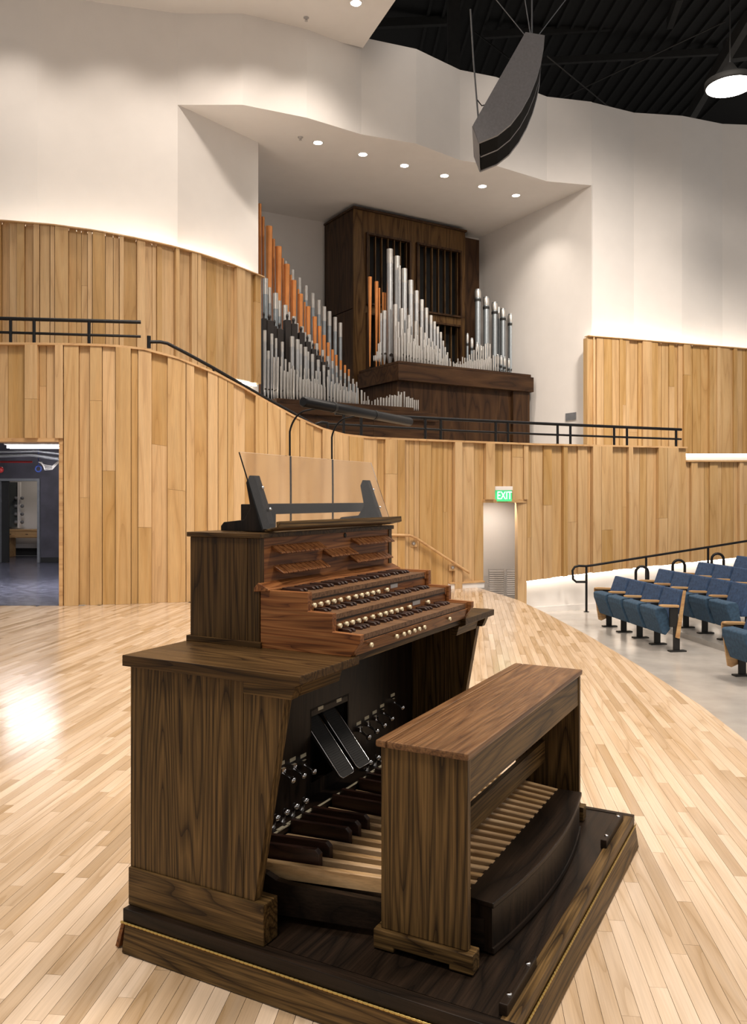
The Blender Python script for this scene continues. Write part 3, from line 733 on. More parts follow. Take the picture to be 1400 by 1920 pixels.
for k in range(18):
    if k % 7 in (0, 1, 3, 4, 5):
        t = (k+.5-9)/9
        def yk(d): return UC+t*hw(d)
        prof = [(.38,.28),(.615,.28),(.615,.345),(.600,.360),(.40,.358),(.38,.358)]; wd = .0105; n = 6
        vv = [(d, yk(d)-wd, z) for d, z in prof]+[(d, yk(d)+wd, z) for d, z in prof]
        MB().add(vv, [tuple(range(n)), tuple(range(2*n-1, n-1, -1))]+[(i, n+i, n+(i+1)%n, (i+1)%n) for i in range(n)]).build('sharp_pedal', M['rose_dark'], pb, .003)
# bowed heel box
HN = 14; ins, outs = [], []
for k in range(HN+1):
    t = -1+2*k/HN; outs.append((1.215+.05*(1-t*t), .862+t*.535)); ins.append((1.118, .862+t*.535))
hb_poly = outs+ins[::-1]
MB().prism(hb_poly, .150, .290, 'z').build('heel_box', M['ebony_z'], pb)
cap_ = [(x+.008, y+(.008 if i == HN else -.008 if i == 0 else 0)) for i, (x, y) in enumerate(outs)]+ins[::-1]
MB().prism(cap_, .290, .307, 'z').build('heel_cap', M['ebony_y'], pb, .004)
MB().prism([(x+.006, y) for x, y in outs]+[(x-.015, y) for x, y in outs[::-1]], .146, .166, 'z').build('heel_moulding', M['ebony_y'], pb, .003)

# ---- bench
be = empty('organ_bench', ORG, RZ, 'long dark oak organ bench with a walnut seat over the pedalboard', 'bench')
E0, E1 = .195, 1.548
for y0, y1 in ((E0+.008, E0+.034), (E1-.034, E1-.008)):
    MB().box(.894, 1.184, y0, y1, .206, .774).build('end_panel', M['oak_z'], be, .003)
for y0, y1 in ((E0-.006, E0+.050), (E1-.050, E1+.006)):
    MB().prism([(.874,.146),(.945,.146),(.945,.160),(1.130,.160),(1.130,.146),(1.206,.146),(1.206,.205),(.874,.205)], y0, y1, 'y').build('foot', M['oak_x'], be, .004)
se = MB().prism([(.918,E0-.004),(1.190,E0-.004),(1.190,E1+.004),(.918,E1+.004)], .774, .796, 'z').build('seat', M['seat_wood'], be, .006)
MB().prism([(.880,E0-.004),(.917,E0-.004),(.917,E1+.004),(.880,E1+.004)], .774, .796, 'z').build('seat_edge', M['seat_wood'], be, .006)
MB().box(1.160, 1.180, E0+.034, E1-.034, .645, .774).build('apron', M['oak_y'], be, .002)
MB().box(.900, .920, E0+.034, E1-.034, .645, .774).build('apron', M['oak_y'], be, .002)
MB().box(1.010, 1.032, E0+.034, E1-.034, .378, .470).build('stretcher', M['oak_y'], be, .002)
for p in ((.93, E0+.004, .2),): pass

# ---- music desk
md = empty('music_desk', ORG, RZ, 'slanted clear acrylic music desk on dark brackets atop the console', 'music desk')
g0, g1 = (.312, 1.436), (.205, 1.722); gt = Vector((g1[0]-g0[0], g1[1]-g0[1])).normalized(); gn = Vector((gt.y, -gt.x))*.006
MB().prism([(g0[0],g0[1]),(g0[0]+gn.x,g0[1]+gn.y),(g1[0]+gn.x,g1[1]+gn.y),(g1[0],g1[1])], .375, 1.400, 'y').build('acrylic_panel', M['glass'], md)
MB().prism([(.312,1.428),(.372,1.440),(.372,1.448),(.312,1.436)], .392, 1.392, 'y').build('ledge', M['oak_y'], md, .002)
MB().prism([(.364,1.440),(.380,1.443),(.378,1.468),(.362,1.465)], .392, 1.392, 'y').build('ledge_lip', M['oak_y'], md, .003)
for y in (.45, 1.33):
    bk = MB().prism([(.075,1.426),(.075,1.445),(.089,1.460),(.185,1.470),(.215,1.515),(.195,1.61),(.207,1.637),(.232,1.636),(.300,1.455),(.302,1.426)], y-.017, y+.017, 'y').build('bracket', M['ebony_z'], md, .003)
    for a in (.3, .75):
        q = Vector((g0[0]+.007, 0, g0[1]+.02)).lerp(Vector((g1[0]+.007+.03, 0, g1[1]-.085)), a)
        MB().lathe([(.006,0),(.006,.003),(.003,.0045)], 10, (q.x, y, q.z), (.94,0,.35)).build('screw', M['chrome'], bk)
MB().box(.150, .172, .62, 1.395, 1.486, 1.529).build('crossbar', M['ebony_y'], md, .003)
MB().box(.150, .200, .46, .62, 1.426, 1.529).build('crossbar_end', M['ebony_y'], md, .003)
# ---- music lamp
ml = empty('music_lamp', ORG, RZ, 'slim black tube lamp on two curved stems above the music desk', 'lamp')
for y in (.790, 1.130):
    pts = [(.155,y,1.43),(.155,y,1.60),(.153,y,1.78)]+[(.153+.055-.055*math.cos(a)+.03*a/1.57, y, 1.83+.085*math.sin(a)) for a in [i*math.pi/2/10 for i in range(11)]]+[(.285,y,1.922)]
    MB().tube(pts, .0042, 8).build('stem', M['rail'], ml)
MB().lathe([(.017,0),(.022,.004),(.022,.975),(.017,.98)], 16, (.292,.68,1.938), (0,1,0)).build('lamp_tube', M['rail'], ml)
for y in (.90, 1.27): MB().lathe([(.0235,0),(.0235,.018)], 16, (.292,y,1.938), (0,1,0)).build('tube_ring', M['black'], ml)
# ================================================================ PIPE ORGAN IN THE NICHE (local x along the case front, y to the back)
OA = math.radians(31.54); OO = Vector((-.46, 18.9, 0)); oa = Vector((math.cos(OA), math.sin(OA))); ob = Vector((-math.sin(OA), math.cos(OA)))
def on_plane(px, py, yl):
    """local (x, z) where a sight line meets the organ plane y = yl"""
    r = Vector(((px-CX)/F, 1.0)); Y = (yl+ob.dot(OO.xy))/ob.dot(r); p = r*Y
    return oa.dot(p-OO.xy), EYE-(py-CY)/F*Y, Y
case = empty('organ_case', OO, OA, 'tall dark wooden swell case with slatted shutters in the organ niche', 'organ case')
CT = 8.28
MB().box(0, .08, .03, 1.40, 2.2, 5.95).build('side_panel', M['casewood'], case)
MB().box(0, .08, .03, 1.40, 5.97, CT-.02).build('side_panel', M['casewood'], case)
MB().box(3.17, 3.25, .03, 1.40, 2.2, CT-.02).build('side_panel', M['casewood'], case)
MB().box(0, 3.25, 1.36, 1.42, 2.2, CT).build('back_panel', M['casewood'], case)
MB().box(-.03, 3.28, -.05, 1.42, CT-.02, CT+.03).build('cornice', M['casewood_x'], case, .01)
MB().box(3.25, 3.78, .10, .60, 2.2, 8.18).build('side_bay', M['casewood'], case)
MB().box(.08, 3.17, .28, .30, 2.2, CT-.02).build('dark_interior', M['black'], case)
sh = {}
wins = [(688,434,766,545),(782,455,861,572),(688,565,766,690),(804,590,860,682)]
rects = []
for x0, y0, x1, y1 in wins:
    (a, za, _), (b_, zb_, _) = on_plane(x0, y0, 0), on_plane(x1, y1, 0); zt = (za+on_plane(x1, y0+22, 0)[1])/2
    rects.append((a, b_, min(zb_, zt-.6), za))
ux0, ux1, lx0, lx1 = rects[0][0], rects[0][1], rects[1][0], rects[1][1]
TOPZ, MIDT, MIDB = 7.75, 6.05, 5.80
wr_ = [(ux0, ux1, 6.12, 7.72), (lx0, lx1, 6.12, 7.72), (ux0, ux1, 4.5, 5.85), (lx0, lx1, 4.5, 5.85)]
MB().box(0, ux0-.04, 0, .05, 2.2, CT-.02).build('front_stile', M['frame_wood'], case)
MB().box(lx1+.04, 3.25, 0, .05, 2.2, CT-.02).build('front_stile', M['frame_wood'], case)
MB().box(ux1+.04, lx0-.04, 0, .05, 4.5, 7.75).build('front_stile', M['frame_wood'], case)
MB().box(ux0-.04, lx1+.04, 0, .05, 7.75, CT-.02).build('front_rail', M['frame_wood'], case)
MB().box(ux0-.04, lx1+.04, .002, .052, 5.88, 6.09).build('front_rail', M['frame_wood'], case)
for a, b_, z0, z1 in wr_:
    fr = MB(); t = .045
    fr.box(a-.04, a+t-.04, -.06, .06, z0-.04, z1+.04); fr.box(b_-t+.04, b_+.04, -.06, .06, z0-.04, z1+.04)
    fr.box(a+t-.04, b_-t+.04, -.06, .06, z1-t+.04, z1+.04); fr.box(a+t-.04, b_-t+.04, -.06, .06, z0-.04, z0+t-.04)
    fo_ = fr.build('shutter_frame', M['casewood'], case)
    n = 7
    for k in range(n):
        x = a+.06+(b_-a-.12)*k/(n-1)
        MB().add([(x-.012,.0,z0),(x+.012,.0,z0),(x+.05,.14,z0),(x+.026,.14,z0),(x-.012,.0,z1),(x+.012,.0,z1),(x+.05,.14,z1),(x+.026,.14,z1)],
                 [(0,3,2,1),(4,5,6,7),(0,1,5,4),(1,2,6,5),(2,3,7,6),(3,0,4,7)]).build('slat', M['frame_wood'], fo_)
# raised chest
c2 = empty('raised_wind_chest', OO, OA, 'raised dark wind chest carrying silver pipes before the slatted case', 'wind chest')
Z2 = 4.50
MB().box(.09, 3.86, -1.75, -.07, Z2-.06, Z2).build('chest_top', M['casewood_x'], c2, .008)
MB().box(.06, 3.90, -1.80, -.07, Z2-.42, Z2-.07).build('chest_fascia', M['casewood_x'], c2, .01)
for x0, x1 in ((.14, 1.05), (1.056, 2.0), (2.006, 2.96), (2.966, 3.34)): MB().box(x0, x1, -1.62, -1.56, 2.2, Z2-.42).build('front_panel', M['casewood'], c2)
MB().box(.14, .20, -1.56, -.07, 2.2, Z2-.42).build('side_panel', M['casewood'], c2)
MB().box(3.35, 3.86, -1.70, -.07, 2.2, Z2-.42).build('end_bay', M['casewood'], c2)
# lower chest
c1 = empty('lower_wind_chest', OO, OA, 'lower dark wind chest with copper, silver and black pipes left of the case', 'wind chest')
Z1 = 3.44
MB().box(-3.02, .10, -2.32, -.06, Z1-.10, Z1).build('chest_top', M['casewood_x'], c1, .006)
MB().box(-3.02, .62, -2.42, -.9, Z1-.28, Z1-.11).build('chest_fascia', M['casewood_x'], c1, .006)
for x0, x1 in ((-3.02,-2.2), (-2.194,-.9), (-.894,.75)): MB().box(x0, x1, -2.34, -2.28, 2.2, Z1-.28).build('front_panel', M['casewood_x'], c1)
MB().box(.10, .75, -2.30, -.9, Z1-.36, Z1-.14).build('chest_step', M['casewood_x'], c1)
MB().box(.10, .70, -2.0, -1.70, Z1-.14, Z1-.02).build('chest_step', M['casewood_x'], c1)

KM = {'tin': 'tin', 'pale': 'tin2', 'zinc': 'zinc', 'copper': 'copper', 'wood': 'woodpipe', 'band': 'zinc'}
def pipe(parent, x, y, z0, z1, r, kind, collar=True):
    L = z1-z0; n = 12 if r > .03 else 8
    if kind == 'wood':
        o = MB().box(-r, r, -r, r, 0, L-.001).build('wooden_pipe', M['woodpipe'], parent, .004, 1)
        MB().lathe([(r*.35,0),(r*.35,.05),(r*.5,.07),(r*.5,.10),(r*.2,.13)], 8, (0,0,L-.002)).build('stopper_handle', M['woodpipe'], o)
    elif kind == 'copper':
        o = MB().lathe([(r*.30,0),(r*.42,min(.25,L*.15)),(r*.96,L*.94),(r,L)], n).build('copper_pipe', M['copper'], parent)
    else:
        ft = min(.22, L*.22)
        o = MB().lathe([(r*.25,0),(r,ft),(r,ft+.01),(r,L)], n).build('pipe', M[KM[kind]], parent)
        if r > .022:
            m = MB(); m.prism([(-r*.62,ft+.004),(r*.62,ft+.004),(r*.62,ft+r*.75),(0,ft+r*1.1),(-r*.62,ft+r*.75)], -r*1.02, -r*.72, 'y').build('pipe_mouth', M['woodpipe'], o)
        if collar and r > .017 and kind != 'band':
            h = min(.32, L*.16); MB().lathe([(r*1.05,0),(r*1.05,h)], n, (0,0,L-h+.01)).build('tuning_collar', M['tin2'], o)
        if kind == 'band':
            MB().lathe([(r*1.08,0),(r*1.14,.05),(r*1.14,.15),(r*.8,.21)], n, (0,0,L-.20)).build('pipe_cap', M['tin2'], o)
            MB().lathe([(r*1.18,0),(r*1.18,.06)], n, (0,0,L-.29)).build('cloth_band', M['black'], o)
    o.location = (x, y, z0); return o
def rank(parent, yl, z0, items, kind, ox, oy, sc, jit=0., collar=True):
    for zx, zy, w_ in items:
        px, py = ox+zx*sc, oy+zy*sc
        x, z, Y = on_plane(px, py, yl); r = w_*sc/2/F*Y
        pipe(parent, x, yl+random.uniform(-jit, jit), z0, max(z, z0+.12), r, kind, collar)
def gen(x0, y0, w0, x1, y1, w1, n, pw=1.):
    return [(x0+(x1-x0)*k/(n-1), y0+(y1-y0)*(k/(n-1))**pw+random.uniform(-22, 22)*(abs(y0-y1)/250+.25), w0+(w1-w0)*k/(n-1)) for k in range(n)]
A4 = (470, 370, .2240)
rank(c1, -.45, Z1, [(240,470,30),(290,540,34),(348,613,36),(405,680,36),(460,745,36),(517,808,36),(568,865,34),(613,920,36),(658,960,34),(706,1008,32),(750,1055,30)], 'zinc', *A4)
rank(c1, -.80, Z1, [(75,55,30),(103,165,26),(190,350,28),(268,512,22),(335,650,20),(397,770,20),(450,878,20)], 'copper', *A4)
rank(c1, -1.05, Z1, [(152,245,60),(232,415,56),(300,563,54),(360,697,46),(417,810,42),(480,915,40),(535,1000,38),(575,1080,34),(613,1155,32),(648,1217,29),(683,1275,27),(715,1320,25),(752,1365,24),(788,1405,22),(820,1440,20)], 'copper', *A4)
rank(c1, -1.30, Z1, [(122,685,44),(158,760,26),(208,808,43),(240,870,26),(288,908,40),(320,965,22),(360,1003,38),(390,1060,20),(427,1088,36),(455,1135,20),(487,1155,34),(512,1205,20),(550,1228,31),(600,1283,28),(645,1335,26),(682,1375,24),(717,1415,22),(752,1450,21),(788,1475,19),(820,1500,18),(855,1525,17),(885,1550,15)], 'zinc', *A4)
rank(c1, -1.52, Z1, [(110,1015,40),(155,1035,60),(200,1080,34),(240,1105,54),(305,1030,52),(357,1062,54),(420,1135,50),(473,1210,45),(522,1272,42),(565,1325,38),(605,1378,34),(640,1420,28)], 'wood', *A4)
rank(c1, -1.72, Z1, [(118,1118,28),(147,1290,26),(176,1147,26),(211,1185,24),(263,1215,28),(345,1170,38),(390,1195,36),(418,1235,26),(457,1258,33),(480,1297,20),(515,1318,31),(563,1365,29),(610,1410,27),(650,1450,24),(685,1485,22),(720,1512,20),(752,1535,18),(785,1560,16)], 'tin', *A4)
rank(c1, -1.86, Z1, gen(195,1315,20, 930,1600,11, 24, .75), 'pale', *A4)
rank(c1, -2.00, Z1, gen(225,1400,17, 980,1640,10, 28, .7), 'pale', *A4)
rank(c1, -2.14, Z1, gen(360,1480,15, 880,1645,10, 21, .8), 'pale', *A4)
# little ranks at the right end of the lower chest
A5 = (600, 370, .3)
rank(c1, -1.78, Z1-.02, gen(345,1262,6, 525,1215,11, 11), 'pale', *A5)
rank(c1, -1.90, Z1-.02, gen(270,1278,6, 500,1235,9, 14), 'pale', *A5)
rank(c1, -1.94, Z1-.02, gen(540,1245,12, 612,1272,9, 7), 'pale', *A5)
# pipes on the raised chest
rank(c2, -.75, Z2, [(311,498,26),(352,527,26),(370,567,14),(393,595,15),(407,597,13)], 'copper', *A5)
rank(c2, -.95, Z2, [(435,328,40),(480,372,38),(525,450,37),(565,522,33),(601,588,30),(634,643,27),(663,695,25),(691,742,23),(713,780,21),(733,812,20),(753,846,17),(768,900,14),(780,940,13),(795,972,12)], 'tin', *A5)
rank(c2, -1.10, Z2, [(380,728,14),(401,712,27),(497,430,14)], 'tin', *A5)
rank(c2, -1.20, Z2, [(470,673,25),(510,698,25),(555,740,22),(597,778,20),(630,815,18),(655,850,17),(678,885,16),(700,905,15),(722,930,14),(745,950,13)], 'pale', *A5)
rank(c2, -1.38, Z2, gen(488,793,15, 810,1000,9, 17, .8), 'pale', *A5)
rank(c2, -1.52, Z2, gen(475,860,12, 815,1010,7, 20, .8), 'pale', *A5)
rank(c2, -1.40, Z2, gen(335,1010,8, 375,900,12, 5), 'pale', *A5)
rank(c2, -.55, Z2, [(1115,690,24),(1165,720,24),(1215,755,22),(1265,790,20)], 'zinc', *A5)
rank(c2, -.80, Z2, [(985,577,36),(1037,625,36),(1090,657,34),(1142,697,32),(1190,730,30),(1240,760,28)], 'band', *A5)
rank(c2, -.95, Z2, [(920,853,15),(947,882,19),(980,910,18),(1008,935,14)], 'band', *A5)
rank(c2, -1.20, Z2, gen(832,1040,7, 1060,905,11, 17), 'pale', *A5)
rank(c2, -1.45, Z2, gen(838,1045,6, 1110,990,9, 20), 'pale', *A5)
rank(c2, -1.25, Z2, [(1108,985,18),(1130,992,16),(1152,1000,16),(1178,1010,14)], 'band', *A5)

# ================================================================ RAILINGS
def wall_pt(px, py, back=.06):
    d = low.s_of(px); p, _ = low.at_s(d); n = low.normal(d); q = p-n*back; Y = q.y
    return Vector(((px-CX)/F*Y, Y, EYE-(py-CY)/F*Y))
def railing(label, tops, mids, posts, r=.025):
    o = empty('railing', wall_pt(posts[0], 800), 0, label, 'railing'); inv = o.location.copy()
    def ln(tab, name, rr):
        n = 24; x0, x1 = tab[0][0], tab[-1][0]
        MB().tube([wall_pt(x0+(x1-x0)*k/n, lerp_tab(tab, x0+(x1-x0)*k/n))-inv for k in range(n+1)], rr, 8).build(name, M['rail'], o)
    ln(tops, 'top_rail', r*1.1); ln(mids, 'mid_rail', r*.8)
    for px in posts:
        a = wall_pt(px, lerp_tab(tops, px)); b_ = Vector((a.x, a.y, lz(px)+.02))
        MB().tube([b_-inv, a-inv], r*.95, 8).build('post', M['rail'], o)
    return o
railing('long black two-bar railing on the parapet before the organ', [(628,775),(860,787),(1020,794.5),(1277,805.5)], [(600,794),(860,808),(1020,814.5),(1277,823.5)], [644,677,797,826,929,952,1045,1069,1151,1175,1267])
railing('short black two-bar railing on the upper left terrace', [(-60,596),(0,597),(264,604)], [(-60,622),(0,623),(264,631)], [20,64,167])
hr = empty('stair_handrail', wall_pt(279,650), 0, 'black handrail sloping down the curved oak parapet', 'handrail'); hv = hr.location.copy()
MB().tube([wall_pt(x, y)-hv for x, y in ((280,641),(300,641),(314,644),(360,668),(400,690),(450,719),(500,748),(550,775),(588,797),(603,792),(613,793),(614,803))], .026, 8).build('rail', M['rail'], hr)
MB().tube([wall_pt(279,630)-hv, wall_pt(279,653)-hv], .030, 8).build('newel_plate', M['rail'], hr)
MB().tube([wall_pt(400,690)-hv, wall_pt(400,703)-hv], .018, 8).build('bracket', M['rail'], hr)
MB().tube([wall_pt(500,748)-hv, wall_pt(500,760)-hv], .018, 8).build('bracket', M['rail'], hr)
wh = empty('wall_handrail', wall_pt(740,1003,-.16), 0, 'light oak handrail on the wall beside the exit opening', 'handrail'); wv = wh.location.copy()
MB().tube([wall_pt(x, y, -.16)-wv for x, y in ((700,1003),(742,1003),(768,1004),(780,1009),(830,1042),(880,1074))], .022, 8).build('rail', M['cap'], wh)
for px, py in ((775,1019),(848,1064)):
    p = wall_pt(px, py, -.07)-wv
    pl = MB().box(p.x-.06, p.x+.06, p.y-.02, p.y+.03, p.z-.055, p.z+.055).build('backing_block', M['plank'], wh)
    MB().lathe([(.03,0),(.03,.012),(.014,.014),(.014,.05)], 12, (p.x, p.y-.02, p.z), (0,-1,0)).build('rail_bracket', M['steel'], pl)
# rail beside the aisle
ar = empty('aisle_handrail', (0,0,0), 0, 'long black handrail rising along the lit white base wall', 'handrail')
def Yr(px): return 15.15+(px-1100)/300*.45
def R_(px, py): return W(px, py, Yr(px))
MB().tube([R_(1099,1091), R_(1080,1091), R_(1074,1086), R_(1073,1070), R_(1077,1063), R_(1085,1061), R_(1099,1061.5), R_(1110,1060), R_(1211,1044), R_(1327,1026), R_(1440,1008)], .022, 8).build('rail', M['rail'], ar)
for px in (1099, 1211, 1327):
    y = lerp_tab([(1099,1061),(1211,1044),(1327,1026)], px); a = R_(px, y); MB().tube([(a.x, a.y, FLZ), a], .022, 8).build('post', M['rail'], ar)
    MB().lathe([(.05,0),(.05,.012)], 10, (a.x, a.y, FLZ)).build('foot_plate', M['rail'], ar)
for i, (px, yt, Yd) in enumerate(((1203,1062,14.6),(1272,1050,14.9),(1345,1038,15.1))):
    a = W(px, yt, Yd); h = .105
    pts = [(-h,0,FLZ-a.z), (-h,0,-h)]+[(-h*math.cos(t), 0, -h+h*math.sin(t)) for t in [math.pi*k/8 for k in range(1,8)]]+[(h,0,-h),(h,0,FLZ-a.z)]
    lab = ('nearest the front row of seats', 'middle of the three beside the handrail', 'farthest up the aisle beside the handrail')[i]
    o = empty('loop_rail', a, math.radians(-10), 'black bent-tube loop rail, '+lab, 'loop rail', 'loop rails beside the aisle')
    MB().tube(pts, .024, 8).build('loop', M['rail'], o)

# ================================================================ LOUDSPEAKER
LD = Vector((.145, 1, 0)).normalized(); LP = W(950, 160, 12.0)
def sp_pt(px, py):
    r = Vector(((px-CX)/F, 1, -(py-CY)/F)); eye = Vector((0,0,EYE)); t = (LP-eye).dot(LD)/r.dot(LD); return eye+r*t
prof = [(985,60),(1021,66),(1019,90),(1014,118),(1006,146),(993,178),(977,207),(957,233),(932,253),(898,267),(886,235)]
spk = empty('line_array_speaker', sp_pt(950,160), 0, 'long curved dark grey loudspeaker hanging on cables over the stage edge', 'loudspeaker'); so = spk.location.copy()
pr = [sp_pt(x, y)-so for x, y in prof]; WDT = 1.12; cen = sum(pr, Vector())/len(pr)
def slab(points, t0, t1, name, mat, inset=1.0):
    n = len(points); q = [cen+(p-cen)*inset for p in points]
    vv = [p+LD*t0 for p in q]+[p+LD*t1 for p in q]
    o = MB().add(vv, [tuple(range(n)), tuple(range(2*n-1, n-1, -1))]+[(i, n+i, n+(i+1)%n, (i+1)%n) for i in range(n)]).build(name, mat, spk); return o
slab(pr, 0, .05, 'side_panel', M['speaker']); slab(pr, WDT-.05, WDT, 'side_panel', M['speaker'])
slab(pr, .05, WDT*.5-.02, 'grille', M['grille'], .975); slab(pr, WDT*.5+.02, WDT-.05, 'grille', M['grille'], .975)
slab(pr, WDT*.5-.02, WDT*.5+.02, 'divider', M['speaker'], .98)
bp = MB().add([pr[9]+LD*.02, pr[10]+LD*.02, pr[10]+LD*(WDT-.02), pr[9]+LD*(WDT-.02)]+[p-(pr[8]-pr[9])*.04 for p in (pr[9]+LD*.02, pr[10]+LD*.02, pr[10]+LD*(WDT-.02), pr[9]+LD*(WDT-.02))],
     [(0,1,2,3),(7,6,5,4),(0,4,5,1),(1,5,6,2),(2,6,7,3),(3,7,4,0)]).build('bottom_plate', M['speaker'], spk)
top = sp_pt(1000,62)+LD*.5-so
MB().tube([top, top+Vector((0,0,.5)), top+Vector((0,0,4.2))], .012, 6).build('hanging_cable', M['grey'], spk)
MB().lathe([(.03,0),(.05,.03),(.05,.09),(.02,.14)], 8, top+Vector((0,0,.05))).build('shackle', M['grey'], spk)
for dx, dy in ((-1.3,.6),(1.5,.4),(-.5,-.6)): MB().tube([top+Vector((0,0,.12)), top+Vector((dx,dy,2.2))], .008, 6).build('stay_cable', M['grey'], spk)
MB().tube([sp_pt(880,-20)+LD*.5-so, sp_pt(886,80)+LD*.5-so, sp_pt(892,155)+LD*.5-so, sp_pt(897,215)+LD*.5-so], .014, 6).build('signal_cable', M['grey'], spk)
MB().tube([sp_pt(892,155)+LD*.5-so, sp_pt(902,168)+LD*.5-so, sp_pt(918,164)+LD*.5-so, sp_pt(930,152)+LD*.5-so, sp_pt(940,150)+LD*.4-so], .009, 6).build('signal_cable', M['black'], spk)

# ================================================================ LAMPS
ORD = ('first from the left', 'second from the left', 'third from the left', 'fourth from the left', 'fifth from the left', 'sixth from the left')
for i, (px, py) in enumerate(((596,267),(680,289),(758,310),(833,329),(904,349),(967,366))):
    Y = (SOF-EYE)*F/(CY-py); p = W(px, py, Y)
    o = empty('downlight', (p.x, p.y, SOF), 0, 'recessed round downlight above the organ, '+ORD[i], 'downlight', 'downlights above the organ')
    MB().lathe([(.105,0),(.105,-.008),(.085,-.012),(.085,0)], 20, (0,0,0), cap=False).build('trim_ring', M['white'], o)
    MB().lathe([(.080,-.006),(.080,-.003)], 20).build('lens', M['lamp'], o)
    spot('downlight_beam', (p.x, p.y, SOF-.05), (p.x+.15, p.y+.6, 0), 115, 110, .7, .07)
Y = (9.98-EYE)*F/(CY-5); p = W(667, 5, Y)
o = empty('downlight', (p.x, p.y, 9.98), 0, 'recessed round downlight in the high ceiling at the top edge', 'downlight')
MB().lathe([(.115,0),(.115,-.008),(.09,-.012),(.09,0)], 20, cap=False).build('trim_ring', M['white'], o)
MB().lathe([(.086,-.006),(.086,-.003)], 20).build('lens', M['lamp'], o)
spot('downlight_beam', (p.x, p.y, 9.9), (p.x+.1, p.y+.8, 0), 90, 90, .7, .08)
for x, y, tx, ty in ((-5.9,12.2,-6.0,13.4),(-4.2,12.4,-4.2,13.8),(-2.9,12.7,-2.8,14.2),(-1.7,12.9,-1.6,14.6),(-.8,13.3,-.5,15.2)):
    spot('wall_wash_beam', (x, y, 9.9), (tx, ty, 5.2), 225, 92, 1.0, .1)
for x, y, tx, ty in ((1.4,13.6,1.4,16.4),(3.2,14.6,3.4,17.4)):
    spot('wall_wash_beam', (x, y, 11.5), (tx, ty, 8.6), 85, 70, .8, .1)
for px, py, z in ((563,257,SOF),(574,33,9.98)):
    Y = (z-EYE)*F/(CY-py); p = W(px, py, Y)
    o = MB().lathe([(.05,0),(.05,-.01),(.02,-.02),(.02,-.05),(.03,-.06)], 12, (0,0,0)).build('fire_sprinkler', M['vent']); o.location = (p.x, p.y, z)
    tag(o, 'tiny round fire sprinkler in the '+('organ niche ceiling' if z == SOF else 'high white ceiling'), 'sprinkler')
p = W(1368, 163, 14.0)
o = empty('pendant_lamp', p, 0, 'large glowing round pendant lamp under the black roof', 'pendant lamp')
MB().lathe([(.38,0),(.38,.01)], 32).build('diffuser', M['pend'], o)
MB().lathe([(.385,.0),(.40,.0),(.41,.02),(.41,.10),(.20,.16),(.05,.40)], 32, cap=False).build('housing', M['roof'], o)
MB().tube([(0,0,.38),(0,0,4.5)], .012, 6).build('stem', M['black'], o)
l = spot('pendant_beam', (p.x, p.y, p.z-.05), (p.x, p.y, 0), 130, 150, .8, .35)

# ================================================================ EXIT SIGN, PLAQUE
sy = low.at_s(low.s_of(941))[0].y-.10
A = W(926, 940, sy); B = W(959, 912, sy)
ex = empty('exit_sign', (A.x, sy, A.z), 0, 'glowing green EXIT sign over the opening in the oak wall', 'exit sign')
WX, HX = B.x-A.x, B.z-A.z
MB().box(-.01, WX+.01, -.05, .10, HX*.74, HX).build('housing', M['white'], ex, .006)
MB().box(0, WX, -.015, .0, 0, HX*.74).build('sign_panel', M['green'], ex)
cu = bpy.data.curves.new('exit_text', 'FONT'); cu.body = 'EXIT'; cu.size = HX*.74; cu.align_x = 'CENTER'; cu.align_y = 'CENTER'; cu.extrude = .003
to = bpy.data.objects.new('exit_text', cu); COL.objects.link(to); bpy.context.view_layer.update()
me = bpy.data.meshes.new_from_object(to.evaluated_get(bpy.context.evaluated_depsgraph_get())); bpy.data.objects.remove(to)
me.materials.clear(); me.materials.append(M['exitw'])
o = link('exit_letters', me, ex, (WX*.58, -.02, HX*.37)); o.rotation_euler = (math.pi/2, 0, 0); o.scale = (.66, 1, 1)
a = Vector((P3[-1].x, P3[-1].y)); b_ = Vector((2.77, 21.5))
def niche_pt(px, py):
    r = Vector(((px-CX)/F, 1)); d = b_-a; den = r.x*d.y-r.y*d.x; Y = (a.x*d.y-a.y*d.x)/den; return Vector((r.x*Y, Y, EYE-(py-CY)/F*Y))
q0, q1 = niche_pt(1061, 789), niche_pt(1080, 773)
o = MB().add([(q0.x,q0.y,q0.z),(q1.x,q1.y,q0.z),(q1.x,q1.y,q1.z),(q0.x,q0.y,q1.z)]+[(q.x-.02,q.y-.02,z) for q, z in ((q0,q0.z),(q1,q0.z),(q1,q1.z),(q0,q1.z))],
             [(0,1,2,3),(7,6,5,4),(0,4,5,1),(1,5,6,2),(2,6,7,3),(3,7,4,0)]).build('wall_plaque', M['grey'])
tag(o, 'small grey plate on the white wall right of the organ', 'wall plate')

# ================================================================ AUDITORIUM SEATS (local x: facing the stage)
ft = Vector((.135, -.991)); ff_ = Vector((-.991, -.135)); SRZ = math.atan2(ff_.y, ff_.x)
def rounded(mb_, bev, name, mat, parent): return mb_.build(name, mat, parent, bev, 3)
def make_seat():
    t = empty('auditorium_seat', (0,0,0), 0)
    rounded(MB().add([(-.02,.025,.40),(.07,.025,.40),(.07,.515,.40),(-.02,.515,.40),(-.16,.025,.83),(-.09,.025,.84),(-.09,.515,.84),(-.16,.515,.83)],
            [(0,3,2,1),(4,5,6,7),(0,1,5,4),(1,2,6,5),(2,3,7,6),(3,0,4,7)]), .022, 'backrest', M['felt'], t)
    rounded(MB().prism([(.06,.30),(.13,.22),(.18,.24),(.28,.50),(.285,.575),(.26,.595),(.14,.60),(.11,.56)], .035, .505, 'y'), .022, 'folded_seat', M['felt2'], t)
    return t
seat0 = make_seat()
